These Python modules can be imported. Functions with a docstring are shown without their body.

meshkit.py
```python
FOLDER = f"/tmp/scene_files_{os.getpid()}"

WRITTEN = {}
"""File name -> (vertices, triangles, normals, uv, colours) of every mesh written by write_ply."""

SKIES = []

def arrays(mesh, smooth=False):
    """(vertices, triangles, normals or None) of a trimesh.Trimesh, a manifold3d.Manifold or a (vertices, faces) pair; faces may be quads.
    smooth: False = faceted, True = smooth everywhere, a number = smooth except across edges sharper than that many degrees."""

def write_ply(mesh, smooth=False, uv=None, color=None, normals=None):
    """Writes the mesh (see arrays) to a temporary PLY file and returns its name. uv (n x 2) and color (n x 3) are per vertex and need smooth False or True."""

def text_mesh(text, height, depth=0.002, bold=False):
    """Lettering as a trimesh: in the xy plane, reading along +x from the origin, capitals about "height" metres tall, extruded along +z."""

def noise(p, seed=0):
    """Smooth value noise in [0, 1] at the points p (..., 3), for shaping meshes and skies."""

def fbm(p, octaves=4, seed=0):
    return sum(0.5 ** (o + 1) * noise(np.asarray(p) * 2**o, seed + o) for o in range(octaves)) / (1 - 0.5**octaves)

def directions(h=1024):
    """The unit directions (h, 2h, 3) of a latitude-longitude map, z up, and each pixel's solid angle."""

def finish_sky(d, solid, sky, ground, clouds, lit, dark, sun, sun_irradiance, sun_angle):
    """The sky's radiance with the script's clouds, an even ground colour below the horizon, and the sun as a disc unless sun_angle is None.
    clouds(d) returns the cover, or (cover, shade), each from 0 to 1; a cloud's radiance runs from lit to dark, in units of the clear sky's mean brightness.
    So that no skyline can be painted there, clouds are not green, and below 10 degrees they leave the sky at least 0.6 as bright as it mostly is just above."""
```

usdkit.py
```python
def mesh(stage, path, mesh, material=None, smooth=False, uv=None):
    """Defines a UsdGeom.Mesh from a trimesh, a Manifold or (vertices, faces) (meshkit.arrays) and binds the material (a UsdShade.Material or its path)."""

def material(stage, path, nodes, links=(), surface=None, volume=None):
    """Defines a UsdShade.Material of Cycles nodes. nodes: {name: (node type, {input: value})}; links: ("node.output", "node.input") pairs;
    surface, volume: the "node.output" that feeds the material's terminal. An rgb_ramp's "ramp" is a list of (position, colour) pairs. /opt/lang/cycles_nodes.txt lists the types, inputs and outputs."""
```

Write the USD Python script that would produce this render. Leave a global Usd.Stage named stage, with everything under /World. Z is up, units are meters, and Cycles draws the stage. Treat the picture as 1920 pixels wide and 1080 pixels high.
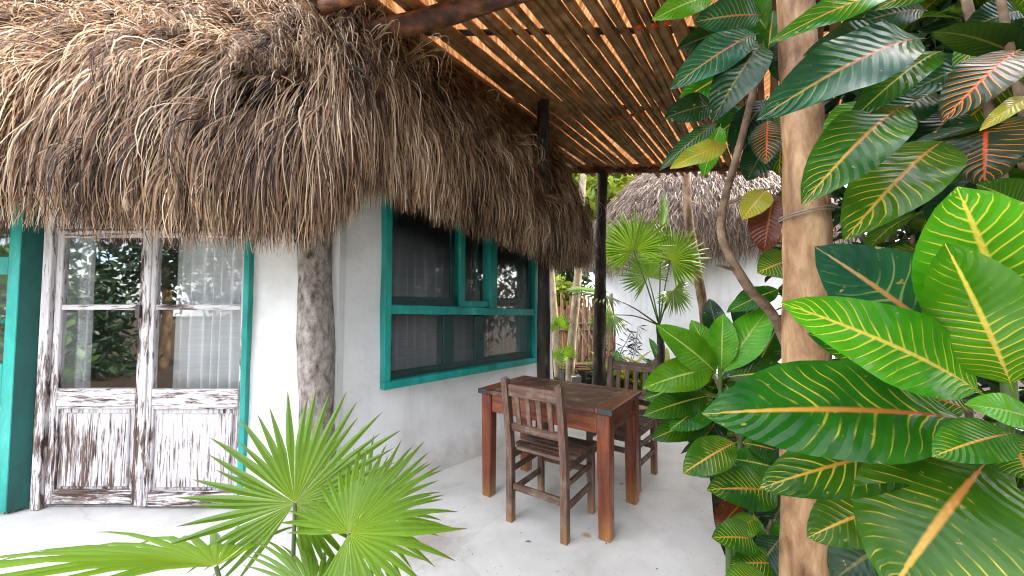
import math, numpy as np, trimesh, usdkit, meshkit
from pxr import Usd, UsdGeom, UsdLux, UsdShade, Gf, Sdf, Vt
stage = Usd.Stage.CreateInMemory()
UsdGeom.SetStageUpAxis(stage, 'Z'); UsdGeom.SetStageMetersPerUnit(stage, 1.0)
UsdGeom.Xform.Define(stage, '/World'); UsdGeom.Scope.Define(stage, '/World/Looks')
# ---------------------------------------------------------------- camera, sky, sun, exposure
CAM_H, PITCH, FPX = 1.38, math.radians(2.45), 700.0
EXPOSURE = 2.35
SUN_EL, SUN_AZ = math.radians(52), math.atan2(0.96, 0.27)
SKY_STRENGTH, SUN_INTENSITY = 0.15, 0.8
cam = UsdGeom.Camera.Define(stage, '/World/camera')
cam.AddTranslateOp().Set(Gf.Vec3d(0, 0, CAM_H)); cam.AddRotateXOp().Set(90 + math.degrees(PITCH))
cam.CreateHorizontalApertureAttr(36.0); cam.CreateVerticalApertureAttr(20.25); cam.CreateFocalLengthAttr(36.0 * FPX / 1920)
cam.CreateClippingRangeAttr(Gf.Vec2f(0.05, 500)); cam.CreateExposureAttr(EXPOSURE)
dome = UsdLux.DomeLight.Define(stage, '/World/sky')
sky_m = usdkit.material(stage, '/World/Looks/sky_look', {
    'sky': ('sky_texture', {'sky_type': 'single_scattering', 'sun_disc': False, 'sun_elevation': SUN_EL, 'sun_rotation': SUN_AZ, 'air_density': 1.0, 'aerosol_density': 2.0}),
    'tc': ('texture_coordinate', {}), 'nz': ('noise_texture', {'scale': 2.2, 'detail': 6.0, 'roughness': 0.6}),
    'rp': ('rgb_ramp', {'ramp': [(0.42, (0, 0, 0)), (0.62, (1, 1, 1))]}),
    'mx': ('mix_color', {'b': (9.0, 9.0, 9.2)}), 'bg': ('background_shader', {'strength': SKY_STRENGTH})},
    [('tc.generated', 'nz.vector'), ('nz.fac', 'rp.fac'), ('rp.color', 'mx.fac'), ('sky.color', 'mx.a'), ('mx.result', 'bg.color')], surface='bg.background')
UsdShade.MaterialBindingAPI.Apply(dome.GetPrim()).Bind(sky_m)
dome.GetPrim().SetCustomDataByKey('kind', 'structure')
sun = UsdLux.DistantLight.Define(stage, '/World/sun')
sun.CreateIntensityAttr(SUN_INTENSITY); sun.CreateAngleAttr(0.53); sun.CreateColorAttr(Gf.Vec3f(1.0, 0.93, 0.82))
sun.GetPrim().CreateAttribute('inputs:normalize', Sdf.ValueTypeNames.Bool).Set(True)
sd = np.array([math.sin(SUN_AZ) * math.cos(SUN_EL), math.cos(SUN_AZ) * math.cos(SUN_EL), math.sin(SUN_EL)])
sun.AddTransformOp().Set(Gf.Matrix4d(Gf.Rotation(Gf.Vec3d(0, 0, 1), Gf.Vec3d(*map(float, sd))), Gf.Vec3d(0, 0, 0)))
# ---------------------------------------------------------------- helpers
R = np.random.RandomState
EYE = np.array([0, 0, CAM_H]); CP, SP = math.cos(PITCH), math.sin(PITCH)
def ray(px, py):
    a, b = (px - 960) / FPX, (540 - py) / FPX
    return np.array([a, CP - b * SP, SP + b * CP])
def P(px, py, Y):                       # the point at depth Y that the photograph shows at this pixel
    d = ray(px, py); return EYE + d * (Y / d[1])
def G(px, py, z=0.0):                   # the point of the ground at this pixel
    d = ray(px, py); return EYE + d * ((z - CAM_H) / d[2])
def nrm(v): v = np.asarray(v, float); return v / (np.linalg.norm(v, axis=-1, keepdims=True) + 1e-12)
used = {}
def numbered(parent, name):
    k = used.get((parent, name), 0); used[(parent, name)] = k + 1
    return parent + '/' + (name if k == 0 else f'{name}_{k:03d}')
offs = {}; QUADS = []
def tag(p, label=None, cat=None, group=None, kind=None):
    for k, v in (('label', label), ('category', cat), ('group', group), ('kind', kind)):
        if v: p.SetCustomDataByKey(k, v)
    return p
def thing(name, label, cat, loc=(0, 0, 0), rotz=0.0, group=None):
    x = UsdGeom.Xform.Define(stage, numbered('/World', name)); x.AddTranslateOp().Set(Gf.Vec3d(*map(float, loc)))
    if rotz: x.AddRotateZOp().Set(rotz)
    offs[str(x.GetPath())] = np.zeros(3) if rotz else np.array(loc, float)
    return tag(x.GetPrim(), label, cat, group)
def obj(name, mesh, m, parent=None, smooth=False, uv=None):
    """One Mesh prim. Coordinates are world coordinates unless the thing is turned (then its own)."""
    par = str(parent.GetPath()) if parent is not None else '/World'
    path = numbered(par, name); off = offs.get(par, np.zeros(3))
    if isinstance(mesh, trimesh.Trimesh): mesh = (mesh.vertices, mesh.faces)
    v, f = mesh; v = np.asarray(v, float) - off; offs[path] = off
    if uv is None and m in QUADS: uv = np.repeat(R(len(v)).rand(len(v) // 4), 4)[:, None] * [1, 1]
    return usdkit.mesh(stage, path, (v, np.asarray(f)), m, smooth=smooth, uv=uv).GetPrim()
def cat(parts):
    V, F, n = [], [], 0
    for v, f in parts:
        v, f = np.asarray(v, float), np.asarray(f, int)
        if f.shape[1] == 4: f = np.vstack([f[:, [0, 1, 2]], f[:, [0, 2, 3]]])
        V.append(v); F.append(f + n); n += len(v)
    return np.vstack(V), np.vstack(F)
def box(x0, x1, y0, y1, z0, z1, c=0.0):
    """A box, its edges chamfered by c."""
    if c <= 0:
        m = trimesh.creation.box((x1 - x0, y1 - y0, z1 - z0)); return m.vertices + [(x0 + x1) / 2, (y0 + y1) / 2, (z0 + z1) / 2], m.faces
    h = np.array([x1 - x0, y1 - y0, z1 - z0]) / 2; pts = []
    for s in np.ndindex(2, 2, 2):
        sg = np.array(s) * 2 - 1
        for k in range(3):
            q = h - c; q[k] = h[k]; pts.append(sg * q)
    m = trimesh.convex.convex_hull(np.array(pts)); return m.vertices + [(x0 + x1) / 2, (y0 + y1) / 2, (z0 + z1) / 2], m.faces
def turn(m, deg=0.0, at=(0, 0, 0), rx=0.0):
    v, f = m; a, b = math.radians(deg), math.radians(rx)
    Rx = np.array([[1, 0, 0], [0, math.cos(b), -math.sin(b)], [0, math.sin(b), math.cos(b)]])
    Rz = np.array([[math.cos(a), -math.sin(a), 0], [math.sin(a), math.cos(a), 0], [0, 0, 1]])
    return v @ (Rz @ Rx).T + np.asarray(at, float), f
def tube(pts, rad, sides=8, caps=True, rough=0.0, seed=0):
    p = np.asarray(pts, float); n = len(p); rad = np.broadcast_to(rad, (n,)).astype(float)
    t = nrm(np.gradient(p, axis=0)); ref = np.array([0, 0, 1.0]) if abs(nrm(p[-1] - p[0])[2]) < .9 else np.array([1.0, 0, 0])
    a = nrm(np.cross(t, ref)); b = np.cross(t, a); g = np.arange(sides) * 2 * np.pi / sides
    rr = rad[:, None] * np.ones(sides)
    if rough: rr = rr * (1 + rough * (R(seed).rand(n, sides) - .5))
    v = (p[:, None] + rr[..., None] * (np.cos(g)[None, :, None] * a[:, None] + np.sin(g)[None, :, None] * b[:, None])).reshape(-1, 3)
    i, j = np.meshgrid(np.arange(n - 1), np.arange(sides), indexing='ij')
    q = np.stack([i * sides + j, i * sides + (j + 1) % sides, (i + 1) * sides + (j + 1) % sides, (i + 1) * sides + j], -1).reshape(-1, 4)
    f = np.vstack([q[:, [0, 2, 1]], q[:, [0, 3, 2]]])
    if caps:
        v = np.vstack([v, p[0], p[-1]]); k = n * sides; j = np.arange(sides); jn = (j + 1) % sides
        f = np.vstack([f, np.stack([np.full(sides, k), j, jn], 1), np.stack([np.full(sides, k + 1), (n - 1) * sides + jn, (n - 1) * sides + j], 1)])
    return v, f
def spline(pts, n):
    p = np.asarray(pts, float); q = np.vstack([2 * p[0] - p[1], p, 2 * p[-1] - p[-2]])
    u = np.linspace(0, len(p) - 1 - 1e-9, n); i = u.astype(int); t = (u - i)[:, None]
    a, b, c, d = q[i], q[i + 1], q[i + 2], q[i + 3]
    return .5 * (2 * b + (c - a) * t + (2 * a - 5 * b + 4 * c - d) * t ** 2 + (3 * b - a - 3 * c + d) * t ** 3)
# ---------------------------------------------------------------- materials
def mat(name, nodes, links, surface): return usdkit.material(stage, '/World/Looks/' + name, nodes, links, surface=surface)
def pm(name, stops, scale=8.0, stretch=(1, 1, 1), rough=.6, bump=.3, dist=.004, detail=6.0, coat=0.0, fine=4.0, co='object', spec=.5, distort=0.0):
    """Noise-coloured surface with fine relief."""
    return mat(name, {
        'tc': ('texture_coordinate', {}), 'ge': ('geometry', {}), 'mp': ('mapping', {'scale': stretch}),
        'nz': ('noise_texture', {'scale': scale, 'detail': detail, 'roughness': .62, 'distortion': distort}),
        'n2': ('noise_texture', {'scale': scale * fine, 'detail': 5.0, 'roughness': .6}),
        'rp': ('rgb_ramp', {'ramp': stops}), 'bp': ('bump', {'strength': bump, 'distance': dist}),
        'rr': ('map_range', {'from_min': .3, 'from_max': .7, 'to_min': rough - .12, 'to_max': min(rough + .12, 1.0)}),
        'p': ('principled_bsdf', {'coat_weight': coat, 'coat_roughness': .15, 'specular_ior_level': spec})},
        [('ge.position' if co == 'world' else 'tc.object', 'mp.vector'), ('mp.vector', 'nz.vector'), ('mp.vector', 'n2.vector'), ('nz.fac', 'rp.fac'), ('n2.fac', 'bp.height'), ('n2.fac', 'rr.value'),
         ('rr.result', 'p.roughness'), ('rp.color', 'p.base_color'), ('bp.normal', 'p.normal')], 'p.BSDF')
def ramp4(a, b, c=None, d=None):
    s = [a, b] + ([c] if c else []) + ([d] if d else []); return list(zip(np.linspace(.3, .7, len(s)), s))
M = {}
M['plaster'] = pm('plaster', [(.3, (.60, .595, .58)), (.42, (.74, .735, .73)), (.55, (.79, .79, .79)), (.7, (.83, .83, .83))], 1.7, rough=.85, bump=.5, dist=.010, fine=5, co='world', spec=.2)
M['plaster'] = mat('lime_plaster', {'ge': ('geometry', {}), 'n1': ('noise_texture', {'scale': 1.7, 'detail': 7.0, 'roughness': .62}), 'r1': ('rgb_ramp', {'ramp': [(.3, (.62, .615, .60)), (.44, (.75, .745, .74)), (.58, (.80, .80, .80)), (.7, (.84, .84, .84))]}), 'sz': ('separate_xyz', {}), 'n2': ('noise_texture', {'scale': 6.0, 'detail': 6.0, 'roughness': .7}), 'za': ('math', {'math_type': 'multiply_add', 'value2': -.45}), 'zr': ('map_range', {'clamp': True, 'from_min': -.22, 'from_max': .02, 'to_min': .55, 'to_max': 0.0}), 'm1': ('mix_color', {'b': (.30, .24, .18)}), 'mp': ('mapping', {'scale': (9, 9, .5)}), 'n3': ('noise_texture', {'scale': 1.0, 'detail': 5.0}), 'r3': ('rgb_ramp', {'ramp': [(.54, (0, 0, 0)), (.72, (.28, .28, .28))]}), 'm2': ('mix_color', {'b': (.42, .39, .35)}), 'bp': ('bump', {'strength': .55, 'distance': .011}), 'p': ('principled_bsdf', {'roughness': .85, 'specular_ior_level': .2})},
    [('ge.position', 'n1.vector'), ('n1.fac', 'r1.fac'), ('ge.position', 'sz.vector'), ('ge.position', 'n2.vector'), ('n2.fac', 'za.value1'), ('sz.z', 'za.value3'), ('za.value', 'zr.value'), ('r1.color', 'm1.a'), ('zr.result', 'm1.fac'), ('ge.position', 'mp.vector'), ('mp.vector', 'n3.vector'), ('n3.fac', 'r3.fac'), ('m1.result', 'm2.a'), ('r3.color', 'm2.fac'), ('m2.result', 'p.base_color'), ('n2.fac', 'bp.height'), ('bp.normal', 'p.normal')], 'p.BSDF')
M['soil'] = pm('soil', ramp4((.012, .008, .005), (.04, .027, .017), (.07, .05, .03)), 9, rough=.95, bump=.8, dist=.02, co='world', spec=.1)
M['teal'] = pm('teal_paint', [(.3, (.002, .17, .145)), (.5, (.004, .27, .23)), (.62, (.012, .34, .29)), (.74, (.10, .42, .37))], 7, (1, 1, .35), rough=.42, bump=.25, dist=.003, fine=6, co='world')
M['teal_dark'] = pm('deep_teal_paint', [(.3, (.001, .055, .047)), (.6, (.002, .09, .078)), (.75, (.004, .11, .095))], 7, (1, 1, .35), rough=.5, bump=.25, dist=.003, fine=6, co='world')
M['trunk'] = pm('grey_trunk', [(.3, (.07, .052, .043)), (.43, (.23, .19, .165)), (.55, (.36, .315, .285)), (.7, (.5, .46, .43))], 16, (1.4, 1.4, .8), rough=.9, bump=1.0, dist=.016, detail=10.0, co='world', spec=.15)
M['dark_log'] = pm('dark_log', [(.3, (.016, .007, .004)), (.44, (.07, .024, .012)), (.56, (.17, .062, .026)), (.7, (.30, .13, .06))], 11, (.6, 1, 1.3), rough=.7, bump=.8, dist=.01, co='world')
M['dark_post'] = pm('dark_post', [(.3, (.012, .010, .008)), (.55, (.045, .037, .03)), (.72, (.12, .10, .085))], 9, (1.5, 1.5, .5), rough=.85, bump=.8, dist=.008, co='world', spec=.2)
M['pale_post'] = pm('pale_post', [(.3, (.045, .02, .009)), (.4, (.13, .062, .028)), (.52, (.25, .14, .068)), (.68, (.41, .265, .14))], 9, (1.6, 1.6, .55), rough=.6, bump=.8, dist=.006, fine=5, detail=9.0, distort=.5, co='world', spec=.3)
M['cane'] = pm('pergola_cane', [(.28, (.08, .036, .014)), (.45, (.23, .12, .048)), (.6, (.35, .195, .085)), (.72, (.46, .28, .13))], 7, (1, 1, 1), rough=.55, bump=.3, dist=.003, co='world', spec=.3)
M['brown_trunk'] = pm('brown_trunk', [(.3, (.06, .035, .02)), (.5, (.17, .105, .06)), (.7, (.30, .21, .13))], 10, (1, 1, .5), rough=.9, bump=.9, dist=.01, co='world', spec=.15)
M['light_trunk'] = pm('light_trunk', [(.3, (.16, .11, .07)), (.5, (.32, .25, .17)), (.7, (.44, .37, .27))], 10, (1, 1, .6), rough=.9, bump=.8, dist=.01, co='world', spec=.15)
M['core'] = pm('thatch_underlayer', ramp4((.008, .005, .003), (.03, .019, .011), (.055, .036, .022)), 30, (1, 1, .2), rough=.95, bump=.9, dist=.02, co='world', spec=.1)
M['orange'] = pm('orange_twine', ramp4((.45, .06, .005), (.72, .12, .01)), 60, rough=.6, spec=.3)
M['stone'] = pm('grey_stone', ramp4((.15, .14, .13), (.32, .31, .29)), 14, rough=.9, bump=.7, dist=.01, co='world')
M['wire'] = pm('grey_wire', ramp4((.10, .08, .06), (.22, .19, .15)), 30, rough=.45, co='world')
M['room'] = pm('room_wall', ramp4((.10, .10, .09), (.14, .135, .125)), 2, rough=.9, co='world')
M['black'] = pm('worn_black', ramp4((.012, .012, .013), (.045, .043, .04)), 14, rough=.5)
M['metal'] = pm('dark_iron', ramp4((.03, .025, .02), (.08, .06, .05)), 40, rough=.5)
def wood(name, stretch, stops, rough=.45, worn=0.0, coat=.0):
    """Varnished or weathered timber: long grain plus blotches of wear."""
    return mat(name, {'tc': ('texture_coordinate', {}), 'oi': ('object_info', {}), 'mp': ('mapping', {'scale': stretch}), 'ad': ('vector_math', {'math_type': 'add'}), 'rs': ('math', {'math_type': 'multiply', 'value2': 17.0}),
        'nz': ('noise_texture', {'scale': 6.0, 'detail': 8.0, 'roughness': .65, 'distortion': .6}), 'rp': ('rgb_ramp', {'ramp': stops}),
        'n2': ('noise_texture', {'scale': 7.0, 'detail': 7.0, 'roughness': .7}), 'wr': ('rgb_ramp', {'ramp': [(.52, (0, 0, 0)), (.72, (worn, worn, worn))]}),
        'mx': ('mix_color', {'b': (.30, .26, .22)}), 'bp': ('bump', {'strength': .55, 'distance': .004}),
        'ge': ('geometry', {}), 'sz': ('separate_xyz', {}), 'hz': ('map_range', {'clamp': True, 'from_min': .0, 'from_max': .16, 'to_min': 1.0, 'to_max': 0.0}), 'hm': ('math', {'math_type': 'multiply'}),
        'm2': ('mix_color', {'b': (.36, .19, .06)}),
        'p': ('principled_bsdf', {'roughness': rough, 'coat_weight': coat, 'coat_roughness': .25, 'specular_ior_level': .4})},
        [('oi.random', 'rs.value1'), ('tc.object', 'ad.vector1'), ('rs.value', 'ad.vector2'), ('ad.vector', 'mp.vector'), ('mp.vector', 'nz.vector'), ('ad.vector', 'n2.vector'), ('nz.fac', 'rp.fac'), ('n2.fac', 'wr.fac'), ('wr.color', 'mx.fac'),
         ('rp.color', 'mx.a'), ('mx.result', 'm2.a'), ('ge.position', 'sz.vector'), ('sz.z', 'hz.value'), ('hz.result', 'hm.value1'), ('n2.fac', 'hm.value2'), ('hm.value', 'm2.fac'), ('m2.result', 'p.base_color'), ('nz.fac', 'bp.height'), ('bp.normal', 'p.normal')], 'p.BSDF')
RED = [(.25, (.02, .005, .002)), (.42, (.085, .018, .006)), (.58, (.18, .042, .012)), (.74, (.30, .09, .028))]
GREY = [(.25, (.025, .012, .008)), (.42, (.075, .038, .025)), (.58, (.145, .078, .053)), (.74, (.25, .155, .115))]
TOPW = [(.25, (.02, .008, .005)), (.42, (.055, .021, .012)), (.58, (.11, .045, .024)), (.74, (.20, .10, .06))]
M['table_v'] = wood('table_wood_upright', (5, 5, .5), RED, .35, .08, .15)
M['table_x'] = wood('table_wood_long', (.5, 5, 5), RED, .38, .15, .2)
M['table_y'] = wood('table_wood_cross', (5, .5, 5), RED, .38, .25, .2)
M['top_x'] = wood('table_top_wood', (.5, 6, 5), TOPW, .42, .75, .12)
M['top_y'] = wood('table_end_wood', (6, .5, 5), RED, .42, .5, .15)
M['chair_v'] = wood('chair_wood_upright', (7, 7, .6), GREY, .6, .5)
M['chair_x'] = wood('chair_wood_cross', (.6, 7, 7), GREY, .6, .6)
M['chair_y'] = wood('chair_wood_deep', (7, .6, 7), GREY, .6, .6)
def flaked(name, stretch, cover):
    """White paint flaking off brown timber along the grain."""
    return mat(name, {'ge': ('geometry', {}), 'mp': ('mapping', {'scale': stretch}), 'nz': ('noise_texture', {'scale': 7.0, 'detail': 9.0, 'roughness': .72, 'distortion': .5}),
        'mk': ('rgb_ramp', {'ramp': [(cover, (0, 0, 0)), (cover + .035, (1, 1, 1))]}), 'n2': ('noise_texture', {'scale': 5.0, 'detail': 6.0, 'roughness': .6}),
        'n3': ('noise_texture', {'scale': 2.1, 'detail': 4.0}), 'ml': ('math', {'math_type': 'multiply_add', 'value2': .5, 'value3': -.25}), 'm0': ('rgb_ramp', {'ramp': [(cover - .05, (0, 0, 0)), (cover - .02, (1, 1, 1))]}), 'm9': ('mix_color', {'b': (.27, .225, .215)}), 'ad': ('math', {'math_type': 'add'}),
        'wd': ('rgb_ramp', {'ramp': [(.3, (.024, .015, .012)), (.5, (.08, .050, .040)), (.7, (.19, .13, .10))]}), 'pt': ('rgb_ramp', {'ramp': [(.3, (.42, .395, .40)), (.6, (.62, .595, .61))]}),
        'mx': ('mix_color', {}), 'bp': ('bump', {'strength': .7, 'distance': .004}), 'p': ('principled_bsdf', {'roughness': .75, 'specular_ior_level': .24})},
        [('ge.position', 'mp.vector'), ('mp.vector', 'nz.vector'), ('ge.position', 'n3.vector'), ('n3.fac', 'ml.value1'), ('nz.fac', 'ad.value1'), ('ml.value', 'ad.value2'), ('ad.value', 'mk.fac'), ('mp.vector', 'n2.vector'), ('n2.fac', 'wd.fac'), ('n2.fac', 'pt.fac'),
         ('mk.color', 'mx.fac'), ('ad.value', 'm0.fac'), ('wd.color', 'm9.a'), ('m0.color', 'm9.fac'), ('m9.result', 'mx.a'), ('pt.color', 'mx.b'), ('mx.result', 'p.base_color'), ('ad.value', 'bp.height'), ('bp.normal', 'p.normal')], 'p.BSDF')
M['flake_v'] = flaked('flaking_paint_upright', (7, 7, .8), .46)
M['flake_x'] = flaked('flaking_paint_cross', (.8, 7, 7), .47)
M['flake_p'] = flaked('flaking_paint_panel', (9, 9, .55), .44)
M['flake_b'] = flaked('flaking_paint_bare', (7, 7, .8), .56)
M['glass'] = mat('window_glass', {'tr': ('transparent_bsdf', {'color': (.985, .99, .99)}), 'gl': ('glossy_bsdf', {'color': (.95, .95, .95), 'roughness': .015}), 'fr': ('fresnel', {'IOR': 1.5}), 'ma': ('math', {'math_type': 'multiply_add', 'value2': .42, 'value3': .01}), 'mx': ('mix_closure', {})},
    [('fr.fac', 'ma.value1'), ('ma.value', 'mx.fac'), ('tr.BSDF', 'mx.closure1'), ('gl.BSDF', 'mx.closure2')], 'mx.closure')
M['screen'] = mat('insect_screen', {'tr': ('transparent_bsdf', {'color': (1, 1, 1)}), 'df': ('principled_bsdf', {'base_color': (.008, .012, .012), 'roughness': .5}), 'mx': ('mix_closure', {'fac': .19})},
    [('tr.BSDF', 'mx.closure1'), ('df.BSDF', 'mx.closure2')], 'mx.closure')
M['curtain'] = mat('curtain_cloth', {'ge': ('geometry', {}), 'mp': ('mapping', {'scale': (3, 3, 60)}), 'nz': ('noise_texture', {'scale': 1.0, 'detail': 3.0}), 'rp': ('rgb_ramp', {'ramp': [(.3, (.72, .74, .76)), (.7, (.88, .89, .90))]}),
    'df': ('diffuse_bsdf', {}), 'tl': ('translucent_bsdf', {'color': (.6, .62, .62)}), 'mx': ('mix_closure', {'fac': .12})},
    [('ge.position', 'mp.vector'), ('mp.vector', 'nz.vector'), ('nz.fac', 'rp.fac'), ('rp.color', 'df.color'), ('df.BSDF', 'mx.closure1'), ('tl.BSDF', 'mx.closure2')], 'mx.closure')
def straw(name, stops, tl=.12):
    return mat(name, {'tc': ('texture_coordinate', {}), 'ge': ('separate_xyz', {}), 'rp': ('rgb_ramp', {'ramp': stops}), 'p': ('principled_bsdf', {'roughness': .55, 'specular_ior_level': .35}), 'tl': ('translucent_bsdf', {}), 'mx': ('mix_closure', {'fac': tl})},
        [('tc.UV', 'ge.vector'), ('ge.x', 'rp.fac'), ('rp.color', 'p.base_color'), ('rp.color', 'tl.color'), ('p.BSDF', 'mx.closure1'), ('tl.BSDF', 'mx.closure2')], 'mx.closure')
M['straw'] = straw('thatch_straw', [(0, (.012, .006, .004)), (.28, (.032, .014, .008)), (.42, (.14, .070, .037)), (.58, (.34, .205, .115)), (.76, (.54, .385, .245)), (1, (.76, .63, .47))])
M['straw_far'] = straw('weathered_straw', [(0, (.05, .032, .025)), (.3, (.13, .085, .062)), (.6, (.24, .165, .12)), (.85, (.36, .27, .2)), (1, (.5, .4, .3))])
M['mat'] = mat('reed_mat', {'ge': ('geometry', {}), 'mp': ('mapping', {'rotation': (0, 0, math.radians(36)), 'scale': (30, 2, 4)}), 'nz': ('noise_texture', {'scale': 2.0, 'detail': 5.0}), 'rp': ('rgb_ramp', {'ramp': [(.3, (.12, .042, .012)), (.5, (.25, .11, .042)), (.7, (.46, .26, .13))]}),
    'df': ('diffuse_bsdf', {}), 'tl': ('translucent_bsdf', {}), 'mx': ('mix_closure', {'fac': .36})},
    [('ge.position', 'mp.vector'), ('mp.vector', 'nz.vector'), ('nz.fac', 'rp.fac'), ('rp.color', 'df.color'), ('rp.color', 'tl.color'), ('df.BSDF', 'mx.closure1'), ('tl.BSDF', 'mx.closure2')], 'mx.closure')
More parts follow.
